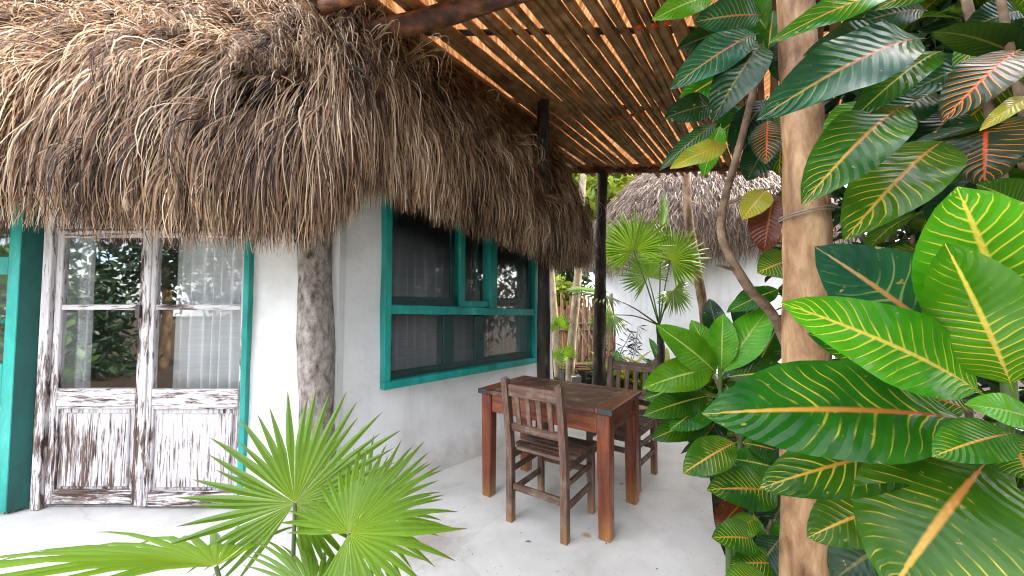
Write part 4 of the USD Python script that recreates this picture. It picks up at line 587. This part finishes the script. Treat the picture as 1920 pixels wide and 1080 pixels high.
# low croton at the patio's edge
low = thing('croton_shrub', 'low croton with yellow veined leaves spilling over the patio edge', 'shrub', (1.0, 1.5, 0))
for l in [((1281, 888), (1384, 828), 66, 1.42, 1.48, 'lf_mid'), ((1303, 892), (1375, 850), 44, 1.5, 1.52, 'lf_young_dark'), ((1325, 918), (1465, 925), 76, 1.38, 1.45, 'lf_dark'), ((1345, 996), (1392, 942), 44, 1.4, 1.45, 'lf_brown'), ((1362, 1010), (1425, 968), 40, 1.36, 1.4, 'lf_mid'), ((1334, 1008), (1428, 1016), 60, 1.3, 1.38, 'lf_dark'),
          ((1368, 1058), (1470, 1060), 50, 1.28, 1.32, 'lf_dark'), ((1428, 1062), (1412, 955), 34, 1.36, 1.4, 'lf_mid'), ((1370, 860), (1460, 880), 56, 1.5, 1.5, 'lf_young_dark'), ((1392, 830), (1470, 850), 50, 1.52, 1.52, 'lf_dark'), ((1440, 1000), (1480, 920), 60, 1.45, 1.46, 'lf_plain'), ((1400, 1100), (1470, 1000), 60, 1.3, 1.34, 'lf_plain'), ((1470, 1060), (1500, 960), 60, 1.4, 1.42, 'lf_mid'),
          ((1455, 840), (1500, 900), 70, 1.5, 1.5, 'lf_plain'), ((1355, 1100), (1440, 1080), 50, 1.2, 1.25, 'lf_mid')]:
    pl(low, *l)
for a in ([(1.02, 1.5, -.09), P(1440, 1000, 1.5), P(1440, 850, 1.52)], [(1.02, 1.5, -.09), P(1430, 1080, 1.42), P(1450, 960, 1.46)]): obj('stem', tube(spline(a, 8), np.linspace(.014, .008, 8), 7), M['twig'], low, smooth=True)
# shaded shrubs deeper in the bed
def deep_shrub(base, h, spread, n, seed, label, mats=('lf_plain', 'lf_plain', 'lf_dark', 'lf_young_dark', 'lf_mid'), L=(.2, .34)):
    s = thing('shaded_shrub', label, 'shrub', base); r = R(seed); stems = []
    for i in range(3):
        top = np.array(base) + [r.normal(0, spread * .4), r.normal(0, spread * .4), h * r.uniform(.75, 1)]; mid = (np.array(base) + top) / 2 + r.normal(0, .08, 3); c = spline([base, mid, top], 14); stems.append(c)
        obj('stem', tube(c, np.linspace(.018, .008, 14), 6), M['twig'], s, smooth=True)
    for i in range(n):
        c = stems[i % 3]; b = c[r.randint(3, 14)] + r.normal(0, .03, 3); a = r.uniform(0, 6.28); l = r.uniform(*L); d = np.array([math.cos(a) * spread, math.sin(a) * spread, r.uniform(-.5, .35) * spread]); d = nrm(d)
        add_leaf(s, b, b + d * l * r.uniform(1.0, 1.5), l * r.uniform(.26, .38), mats[r.randint(len(mats))], up=(r.normal(0, .3), r.normal(-.2, .3), 1), nu=9, nv=4, arch=r.uniform(.05, .16))
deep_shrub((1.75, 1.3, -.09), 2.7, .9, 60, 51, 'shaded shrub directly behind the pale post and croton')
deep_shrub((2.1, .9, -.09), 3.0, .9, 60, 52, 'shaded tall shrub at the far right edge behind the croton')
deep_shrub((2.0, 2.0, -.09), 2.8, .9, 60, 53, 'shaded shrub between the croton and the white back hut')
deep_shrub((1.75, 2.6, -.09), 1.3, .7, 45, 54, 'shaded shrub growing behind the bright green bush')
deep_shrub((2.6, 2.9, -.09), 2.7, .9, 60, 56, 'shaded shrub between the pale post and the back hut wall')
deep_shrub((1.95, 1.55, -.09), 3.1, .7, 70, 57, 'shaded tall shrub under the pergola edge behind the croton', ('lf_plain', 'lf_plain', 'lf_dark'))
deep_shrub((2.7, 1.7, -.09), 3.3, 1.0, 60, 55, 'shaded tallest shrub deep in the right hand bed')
# ---------------------------------------------------------------- fan palms
def fan(plant, hub, out, nrm_, Rad, n=38, span=300, droop=.10, seed=0, cup=.1, vary=.08, joined=.5, m='palm', ragged=0.0):
    """One fan leaf: OUT is the direction of its middle leaflet, nrm_ the face's normal."""
    r = R(seed); hub = np.array(hub, float); o = nrm(out); nn_ = np.array(nrm_, float); nn_ = nrm(nn_ - o * (nn_ @ o)); sd_ = np.cross(nn_, o); V, F, U = [], [], []; dth = math.radians(span) / n; K = 7
    rs = np.array([.015, .18, joined, joined + (1 - joined) * .28, joined + (1 - joined) * .55, joined + (1 - joined) * .8, 1.0]); wf = np.array([1, 1, 1, .86, .62, .34, .03])
    for i in range(n):
        th = (i - (n - 1) / 2) * dth + r.normal(0, dth * .10); edge_ = 1 - .22 * abs(2 * i / (n - 1) - 1) ** 2; Rl = Rad * edge_ * (1 + r.normal(0, vary)); dr = droop * r.uniform(.5, 1.6); tw = r.normal(0, .05)
        for k in range(K):
            rad = rs[k] * Rl; w = min(rs[k], joined) * Rl * math.tan(dth / 2) * 1.05 * wf[k]; z = cup * rad - dr * Rl * max(0, rs[k] - .3) ** 2 * 2; a = th + tw * max(0, rs[k] - joined)
            c = hub + (o * math.cos(a) + sd_ * math.sin(a)) * rad + nn_ * z + np.array([0, 0, -1]) * dr * Rl * .5 * max(0, rs[k] - .45) ** 2; tdir = -o * math.sin(a) + sd_ * math.cos(a); ridge = .62 * w
            V += [c - tdir * w, c + nn_ * ridge, c + tdir * w]; U += [(rs[k], 0), (rs[k], 1), (rs[k], 0)]
        b = i * K * 3
        for k in range(K - 1):
            q = b + k * 3; F += [(q, q + 1, q + 4), (q, q + 4, q + 3), (q + 1, q + 2, q + 5), (q + 1, q + 5, q + 4)]
    return obj('leaf', (np.array(V), np.array(F)), M[m], plant, smooth=False, uv=np.array(U))
pa = thing('fan_palm', 'young fan palm with spiky bright green fans in the foreground', 'fan palm', (-.62, .98, 0))
ctr = np.array([-.62, .98, .12])
def petiole(plant, hub, c, sag=.1, r0=.008, r1=.005, m='stem'):
    hub, c = np.array(hub), np.array(c); mid = (hub + c) / 2 + np.array([0, 0, sag]); obj('petiole', tube(spline([c, mid, hub], 12), np.linspace(r0, r1, 12), 6), M[m], plant, smooth=True)
h1 = P(553, 943, 1.22); fan(pa, h1, nrm(P(600, 760, 1.34) - h1), EYE - h1 + np.array([-.2, 0, .5]), .335, 42, 318, .06, 61, .06); petiole(pa, h1, ctr + [.06, 0, 0])
h2 = P(655, 1000, 1.10); fan(pa, h2, nrm(P(800, 900, 1.2) - h2), EYE - h2 + np.array([-.1, .3, .9]), .28, 36, 290, .16, 62, .05); petiole(pa, h2, ctr + [.08, 0, 0], .05)
h3 = P(405, 1062, 1.0); fan(pa, h3, nrm(np.array([-1, -.10, .06])), (0.05, .42, .92), .60, 18, 190, .13, 63, .16, joined=.27); petiole(pa, h3, ctr + [-.02, 0, 0])
h4 = P(680, 965, 1.45); fan(pa, h4, nrm(P(790, 870, 1.6) - h4), EYE - h4 + np.array([.2, 0, 1.4]), .31, 36, 280, .10, 64, .08); petiole(pa, h4, ctr + [.08, .04, 0], .08)
h5 = P(590, 1120, 1.05); fan(pa, h5, nrm([.2, .35, -.15]), (0, -.5, .9), .30, 32, 260, .16, 65, .05); petiole(pa, h5, ctr + [.02, 0, 0], .02)
obj('trunk', tube([(-.60, .99, -.02), (-.605, .985, .1), (-.61, .98, .19)], [.06, .055, .03], 10, rough=.2), M['twig'], pa, smooth=True)
pit = trimesh.creation.cylinder(.2, .008, sections=24); tag(obj('planting_hole', (pit.vertices * [1, .8, 1] + [-.6, .98, .004], pit.faces), M['soil']), kind='structure')
# fan palm in front of the back hut
pb = thing('fan_palm', 'fan palm with stiff blue green fans before the white back hut', 'fan palm', (2.42, 6.2, 0)); cc = P(1236, 610, 6.2)
for i, (hp, Y, tp_, nz_, rd, sp_, sd__) in enumerate([((1188, 470), 6.0, (1165, 390), (-.3, -.8, .4), .62, 260, 71), ((1257, 488), 6.1, (1300, 425), (.3, -.8, .35), .58, 270, 72), ((1240, 430), 6.3, (1246, 370), (.6, -.4, .2), .56, 120, 73), ((1130, 552), 6.05, (1075, 545), (-.2, -.25, 1), .55, 240, 74), ((1215, 520), 6.4, (1190, 470), (0, -.8, .5), .5, 250, 75), ((1262, 545), 6.0, (1285, 590), (.3, -.9, .2), .38, 220, 76), ((1150, 590), 6.3, (1100, 620), (-.5, -.6, .5), .42, 220, 77)]):
    h = P(*hp, Y); fan(pb, h, P(*tp_, Y) - h, nz_, rd * 1.15, 34, sp_, .10, sd__, .06, joined=.55); petiole(pb, h, cc, .06, .014, .008)
obj('trunk', tube(spline([(2.42, 6.2, -.09), P(1240, 660, 6.2), cc], 10), np.linspace(.075, .05, 10), 10, rough=.2, seed=5), M['dark_post'], pb, smooth=True)
# small palm seedlings by the fence
for i, (hp, Y, rd, lab) in enumerate([((1046, 622), 6.9, .30, 'small palm seedling higher up beside the dark post at the fence'), ((1052, 676), 6.6, .28, 'small palm seedling lower down by the cane fence foot')]):
    h = P(*hp, Y); g0 = np.array([h[0] + .03, h[1] + .1, -.09]); s = thing('palm_seedling', lab, 'palm', g0)
    for q in range(3): fan(s, h + R(80 + q).normal(0, .07, 3), (R(85 + q + i).normal(0, .5), -.3, .5), (R(90 + q).normal(0, .3), -.7, .6), rd, 18, 190, .12, 81 + q + i * 5)
    petiole(s, h, g0, .05)
# ---------------------------------------------------------------- back hut
BC, BR = np.array([5.0, 9.8]), 2.57
bh = thing('round_hut', 'round white hut with grey thatched roof beyond the patio', 'hut', (*BC, 0))
g = np.linspace(0, 2 * np.pi, 73); zs = np.linspace(-.09, 2.85, 14)
bw = np.stack([np.stack([BC[0] + (BR + .06 * np.exp(-max(z, 0) / .2)) * np.cos(g), BC[1] + (BR + .06 * np.exp(-max(z, 0) / .2)) * np.sin(g), np.full_like(g, z)], 1) for z in zs], 1)
bw[..., :2] += (wob(bw, .05))[..., None]; idx = np.arange(73 * 14).reshape(73, 14); obj('wall', (bw.reshape(-1, 3), np.stack([idx[:-1, :-1], idx[1:, :-1], idx[1:, 1:], idx[:-1, 1:]], -1).reshape(-1, 4)), M['plaster'], bh, smooth=True)
PR2 = spline([(0, 0), (.02, .25), (.14, .6), (.42, 1.05), (.9, 1.6), (1.7, 2.3), (2.9, 3.05)], 60); V2 = np.r_[0, np.cumsum(np.linalg.norm(np.diff(PR2, axis=0), axis=1))]
def bsurf(a, v):
    i, u = np.interp(v, V2, PR2[:, 0]), np.interp(v, V2, PR2[:, 1]); rr = 3.03 - i + .12 * (meshkit.fbm(np.stack([np.cos(a) * 3, np.sin(a) * 3, v * 1.2], -1), 3, 4) - .5)
    return np.stack([BC[0] + rr * np.cos(a), BC[1] + rr * np.sin(a), 2.66 + u + .10 * np.sin(a * 3)], -1)
ag, vg = np.meshgrid(g, np.linspace(.1, V2[-1], 24), indexing='ij'); cp = bsurf(ag, vg); rad_ = nrm(cp - [*BC, 0]); rad_[..., 2] = .3; cp = cp - rad_ * .07
und = np.stack([BC[0] + 2.5 * np.cos(g), BC[1] + 2.5 * np.sin(g), np.full_like(g, 2.8)], 1)[:, None]; cp = np.concatenate([und, cp], 1); idx = np.arange(73 * 25).reshape(73, 25)
obj('roof', (cp.reshape(-1, 3), np.stack([idx[:-1, :-1], idx[1:, :-1], idx[1:, 1:], idx[:-1, 1:]], -1).reshape(-1, 4)), M['core'], bh, smooth=True)
def bthatch(n, v0, v1, l0, l1, seed, lift):
    r = R(seed); a = r.uniform(math.pi * .98, math.pi * 1.95, n); v = r.uniform(v0, v1, n); L = r.uniform(l0, l1, n); k = np.linspace(0, 1, 5)[None]; vv = v[:, None] - L[:, None] * k; aa = a[:, None] + r.normal(0, .05, n)[:, None] * k * L[:, None] + r.normal(0, .012, n)[:, None] * np.sin(k * 4)
    p = bsurf(aa, np.maximum(vv, 0)); p[..., 2] += np.minimum(vv, 0); o = np.stack([np.cos(aa), np.sin(aa), .4 + 0 * aa], -1); p = p + o * (lift * np.sin(k * 2.6) * r.uniform(.2, 1.6, n)[:, None] - .04 * (1 - k))[..., None]
    t = nrm(np.gradient(p, axis=1)); sd_ = nrm(np.cross(t, o + r.normal(0, .5, (n, 1, 3)))); return ribbons(p, sd_, r.uniform(.004, .009, n)[:, None] * np.array([.8, 1, 1, .8, .3])[None])
tag(obj('thatch_straw', cat([bthatch(9000, .02, .7, .3, .75, 91, .03), bthatch(11000, .5, 2.0, .2, .5, 92, .06), bthatch(5000, 1.8, 3.4, .2, .5, 93, .06)]), M['straw_far'], bh, uv=np.vstack(RUV)), kind='stuff')
# ---------------------------------------------------------------- cane fence, trunks, litter of canes
fa, fb = P(1000, 690, 8.3), P(1152, 690, 7.9); fen = thing('cane_fence', 'reddish cane fence between the two huts', 'fence', ((fa[0] + fb[0]) / 2, 8.15, 0)); r = R(95); n = 58
for i in range(n):
    u = i / (n - 1); p = fa + (fb - fa) * u; h = r.uniform(1.25, 1.62); obj('cane', tube([(p[0], p[1] + r.normal(0, .012), -.09), (p[0] + r.normal(0, .012), p[1], h * .5), (p[0] + r.normal(0, .03), p[1], h)], [.024, .022, .019], 7), M['fence_cane'], fen, smooth=50)
for z in (.95, .82): obj('rail', tube([fa + [0, -.045, z - fa[2]], fb + [0, -.045, z - fb[2] + .02]], .016, 7), M['light_trunk'], fen, smooth=50)
for i, (a, b) in enumerate([((1078, 600), (1106, 655)), ((1088, 580), (1112, 640))]): obj('brace', tube([P(*a, 7.95), P(*b, 7.85)], .016, 7), M['light_trunk'], fen, smooth=50)
lit = thing('cane_pile', 'stack of cut canes lying at the foot of the fence', 'canes', P(1085, 690, 6.9)); r = R(97)
for i in range(9): a = P(1048, 686 + r.uniform(-4, 7), 7.0 + .04 * i); b = P(1112, 682 + r.uniform(-4, 9), 6.85 + .04 * i); a[2] = .06 + .035 * (i % 3) + .12; b[2] = .06 + .035 * (i % 3) + .12; obj('cane', tube([a, b], .018, 7), M['fence_cane'], lit, smooth=50)
for i, x_ in enumerate((1060, 1102)): q = P(x_, 700, 6.9); obj('bearer', box(q[0] - .05, q[0] + .05, 6.75, 7.4, -.09, .16, .01), M['dark_post'], lit)
def trunk(name, label, pts, r0, r1, m, crown=None, cat_='tree', seed=0):
    pts = np.array(pts); t = thing(name, label, cat_, (pts[0][0], pts[0][1], -.09)); n = 24; obj('trunk', tube(spline(pts, n), np.linspace(r0, r1, n), 10, rough=.12, seed=seed), M[m], t, smooth=True); return t
q0 = lambda px, Y: np.array([(px - 960) / FPX * Y, Y, -.09])
def cloud(c, rr, n, seed, size=.12, shell=.5):
    r = R(seed); d = nrm(r.normal(0, 1, (n, 3))); k = (r.rand(n) ** shell)[:, None]; p = np.array(c) + d * k * np.array(rr) * (.75 + .5 * meshkit.fbm(d * 2 + seed, 3, seed))[:, None]
    a = nrm(r.normal(0, 1, (n, 3)) + [0, 0, -.4]); b = nrm(np.cross(a, r.normal(0, 1, (n, 3)))); s = size * r.uniform(.6, 1.4, (n, 1)); nn_ = np.cross(a, b)
    v = np.stack([p, p + a * s * .5 + b * s * .22, p + a * s, p + a * s * .5 - b * s * .22], 1); v[:, 1:4:2] += (nn_ * s * .06)[:, None]
    i = (np.arange(n) * 4)[:, None]; return v.reshape(-1, 3), np.vstack([i + [0, 1, 2], i + [0, 2, 3]])
t1 = trunk('slender_tree', 'slender brown tree trunk before the white back hut', [q0(1316, 6.6), P(1322, 610, 6.6), P(1306, 500, 6.6), P(1292, 420, 6.6), P(1286, 320, 6.6), P(1280, 180, 6.6), P(1300, 60, 6.7)], .085, .06, 'brown_trunk', seed=1)
obj('crown', cloud(P(1300, -20, 6.7), (1.0, 1.0, .6), 1500, 7, .2), M['foliage'], t1)
t2 = trunk('slender_tree', 'pale thin tree trunk standing left of the dark far post', [q0(1067, 6.7), P(1072, 640, 6.7), P(1080, 560, 6.7), P(1086, 480, 6.8), P(1090, 380, 7.0), P(1100, 250, 7.2)], .085, .06, 'light_trunk', seed=2)
obj('crown', cloud(P(1100, 230, 7.4), (.8, .8, .6), 900, 8, .22), M['foliage_yellow'], t2)
t3 = trunk('slender_tree', 'pale tree trunk behind the dark post at the hut corner', [q0(1046, 7.6), P(1040, 600, 7.6), P(1034, 520, 7.6), P(1030, 430, 7.7), P(1040, 330, 7.8)], .085, .06, 'light_trunk', seed=3)
obj('crown', cloud(P(1050, 560, 8.6), (.45, .4, .5), 900, 9, .2), M['foliage_yellow'], t3)
blk = P(1080, 703, 6.6); tag(obj('concrete_block', box(blk[0] - .09, blk[0] + .09, 6.55, 6.75, -.09, .12, .012), M['stone']), 'small grey concrete block by the pale trunk behind the table', 'block')
# ferns and low plants before the back hut
def arching(name, label, base, n, L, w, seed, m, cat_='plant', rise=.8):
    s = thing(name, label, cat_, base); r = R(seed); b = np.array(base, float)
    for i in range(n):
        a = r.uniform(0, 6.28); l = L * r.uniform(.65, 1.2); d = np.array([math.cos(a), math.sin(a), rise * r.uniform(.5, 1.6)]); o = b + [math.cos(a) * .03, math.sin(a) * .03, .02]
        me, uv = leaf_mesh(o, o + nrm(d) * l, w * r.uniform(.7, 1.2), (-.6 * math.cos(a), -.6 * math.sin(a), 1), .12, .2, .015, 9, 4, seed * 50 + i, pet=.12)
        obj('leaf', (me[0], np.vstack([me[1][:, [0, 1, 2]], me[1][:, [0, 2, 3]]])), M[m[i % len(m)]], s, smooth=True, uv=uv)
for i, (px, Y, L, w, m, lab) in enumerate([(1165, 6.3, .75, .12, ('lf_young_dark', 'lf_yellow', 'lf_mid'), 'leafy bed plant directly behind the far chair'), (1205, 6.0, .7, .13, ('lf_young_dark', 'lf_mid'), 'yellowish bed plant between far chair and fan palm'), (1245, 6.4, .95, .14, ('lf_yellow', 'lf_young_dark'), 'taller bed plant at the foot of the fan palm'),
        (1280, 5.8, .7, .12, ('lf_young_dark', 'lf_plain'), 'dark bed plant right of the fan palm trunk'), (1130, 6.5, .6, .07, ('lf_plain', 'lf_young_dark'), 'thin leaved plant at the foot of the dark far post'), (1320, 5.4, .8, .14, ('lf_plain', 'lf_young_dark'), 'bed plant partly hidden by the bright green bush'), (1090, 7.5, .5, .06, ('lf_plain',), 'small dark plant against the cane fence'), (1380, 5.2, .9, .15, ('lf_plain',), 'shaded bed plant behind the bright green bush')]):
    arching('bed_plant', lab, q0(px, Y) , 22, L, w, 200 + i, m)
s = thing('thin_shrub', 'feathery dark bamboo like shrub against the white back hut', 'shrub', q0(1150, 6.9)); r = R(210)
for i in range(5):
    a = q0(1145 + 5 * i, 6.9); b = P(1140 + r.uniform(-5, 60), r.uniform(595, 640), 6.9); c = spline([a, (a + b) / 2 + r.normal(0, .06, 3), b], 12); obj('stem', tube(c, np.linspace(.008, .004, 12), 5), M['twig'], s, smooth=True)
    fs = []
    for q in range(26): o = c[r.randint(4, 12)]; d = nrm(r.normal(0, 1, 3) + [0, -.2, -.2]); fs.append(((np.array([o, o + d * .09 + [0, 0, .012], o + d * .18, o + d * .09 - [0, 0, .012]])), np.array([[0, 1, 2], [0, 2, 3]])))
    obj('leaves', cat(fs), M['foliage_dark'], s)
# trees behind, and the garden behind the camera that the panes mirror
def tree(label, c, rr, n, seed, m, size, tr=.12):
    t = thing('garden_tree', label, 'tree', (c[0], c[1], -.09)); obj('trunk', tube(spline([(c[0], c[1], -.09), (c[0] + .1, c[1], c[2] * .5), (c[0], c[1], c[2])], 10), np.linspace(tr, tr * .6, 10), 9), M['brown_trunk'], t, smooth=True)
    r = R(seed); obj('crown', cat([cloud(np.array(c) + r.normal(0, .45, 3) * np.array(rr), np.array(rr) * .62, n // 5, seed * 9 + i, size) for i in range(5)]), M[m], t)
tree('sunlit yellow green tree seen between the two thatched roofs', (1.9, 13.0, 4.4), (2.6, 1.5, 2.6), 5000, 301, 'foliage_yellow', .34)
tree('green tree rising behind the cane fence', (.9, 11.5, 2.2), (1.8, 1.0, 1.8), 4000, 302, 'foliage', .28)
tree('dark tree behind the round hut, left side', (4.2, 15.5, 5.0), (3.0, 2.0, 3.2), 5000, 303, 'foliage', .4)
tree('dark tree behind the round hut, right side', (9.5, 14.0, 4.8), (3.2, 2.2, 3.4), 5000, 304, 'foliage_dark', .4)
tree('dark dense tree at the right beyond the shrubs', (4.6, 3.2, 1.9), (1.3, 1.5, 1.9), 7000, 305, 'foliage_dark', .17)
tree('dark dense tree far right above the croton', (4.2, 1.5, 2.2), (1.2, 1.3, 2.2), 7000, 306, 'foliage_dark', .17)
tree('tall spreading tree behind the viewer on the right, over the garden', (3.2, -2.2, 4.4), (2.6, 2.2, 1.9), 8000, 330, 'foliage_dark', .28)
tree('tall spreading tree directly behind the viewer', (.4, -4.0, 4.6), (2.3, 1.6, 1.7), 7000, 331, 'foliage_dark', .28)
tree('dark leafy tree whose crown hangs over the croton at upper right', (2.7, 1.75, 2.55), (1.0, .7, .85), 5000, 332, 'foliage_dark', .15, .05)
for i, (x_, y_, z_, s_) in enumerate([(-5.4, -4.6, 1.5, 1.5), (-2.9, -5.2, 1.6, 1.6), (-.4, -5.4, 1.5, 1.5), (2.2, -5.0, 1.7, 1.6), (4.6, -3.2, 1.8, 1.6), (-7.8, -3.2, 1.7, 1.6), (-8.2, -.4, 1.8, 1.7)]):
    tree(['hedge tree behind the viewer mirrored in the door panes, ' + w for w in ('far left', 'left', 'middle', 'right', 'far right', 'outermost left', 'beside the glazed cabinet')][i], (x_, y_, z_ + .5), (s_, 1.1, 2.2), 4500, 310 + i, 'foliage_dark' if i % 2 else 'foliage', .2)
# dry bits lying on the cement
r = R(400); bits = []
for i in range(30):
    px, py = r.uniform(760, 1330), r.uniform(880, 1078); g0 = G(px, py, .002); a = r.uniform(0, 6.28); l = r.uniform(.003, .011) * (2 if r.rand() < .15 else 1); w = l * r.uniform(.15, .45); c, s_ = math.cos(a), math.sin(a)
    q = np.array([[-l, 0, .001], [0, -w, .003 + w * .3], [l, 0, .002], [0, w, .003]]); bits.append((np.stack([q[:, 0] * c - q[:, 1] * s_, q[:, 0] * s_ + q[:, 1] * c, q[:, 2]], 1) + [g0[0], g0[1], .001], np.array([[0, 1, 2], [0, 2, 3]])))
tag(obj('leaf_litter', cat(bits), M['twig']), 'tiny dry leaf bits scattered on the pale patio floor', 'leaf litter', kind='stuff')
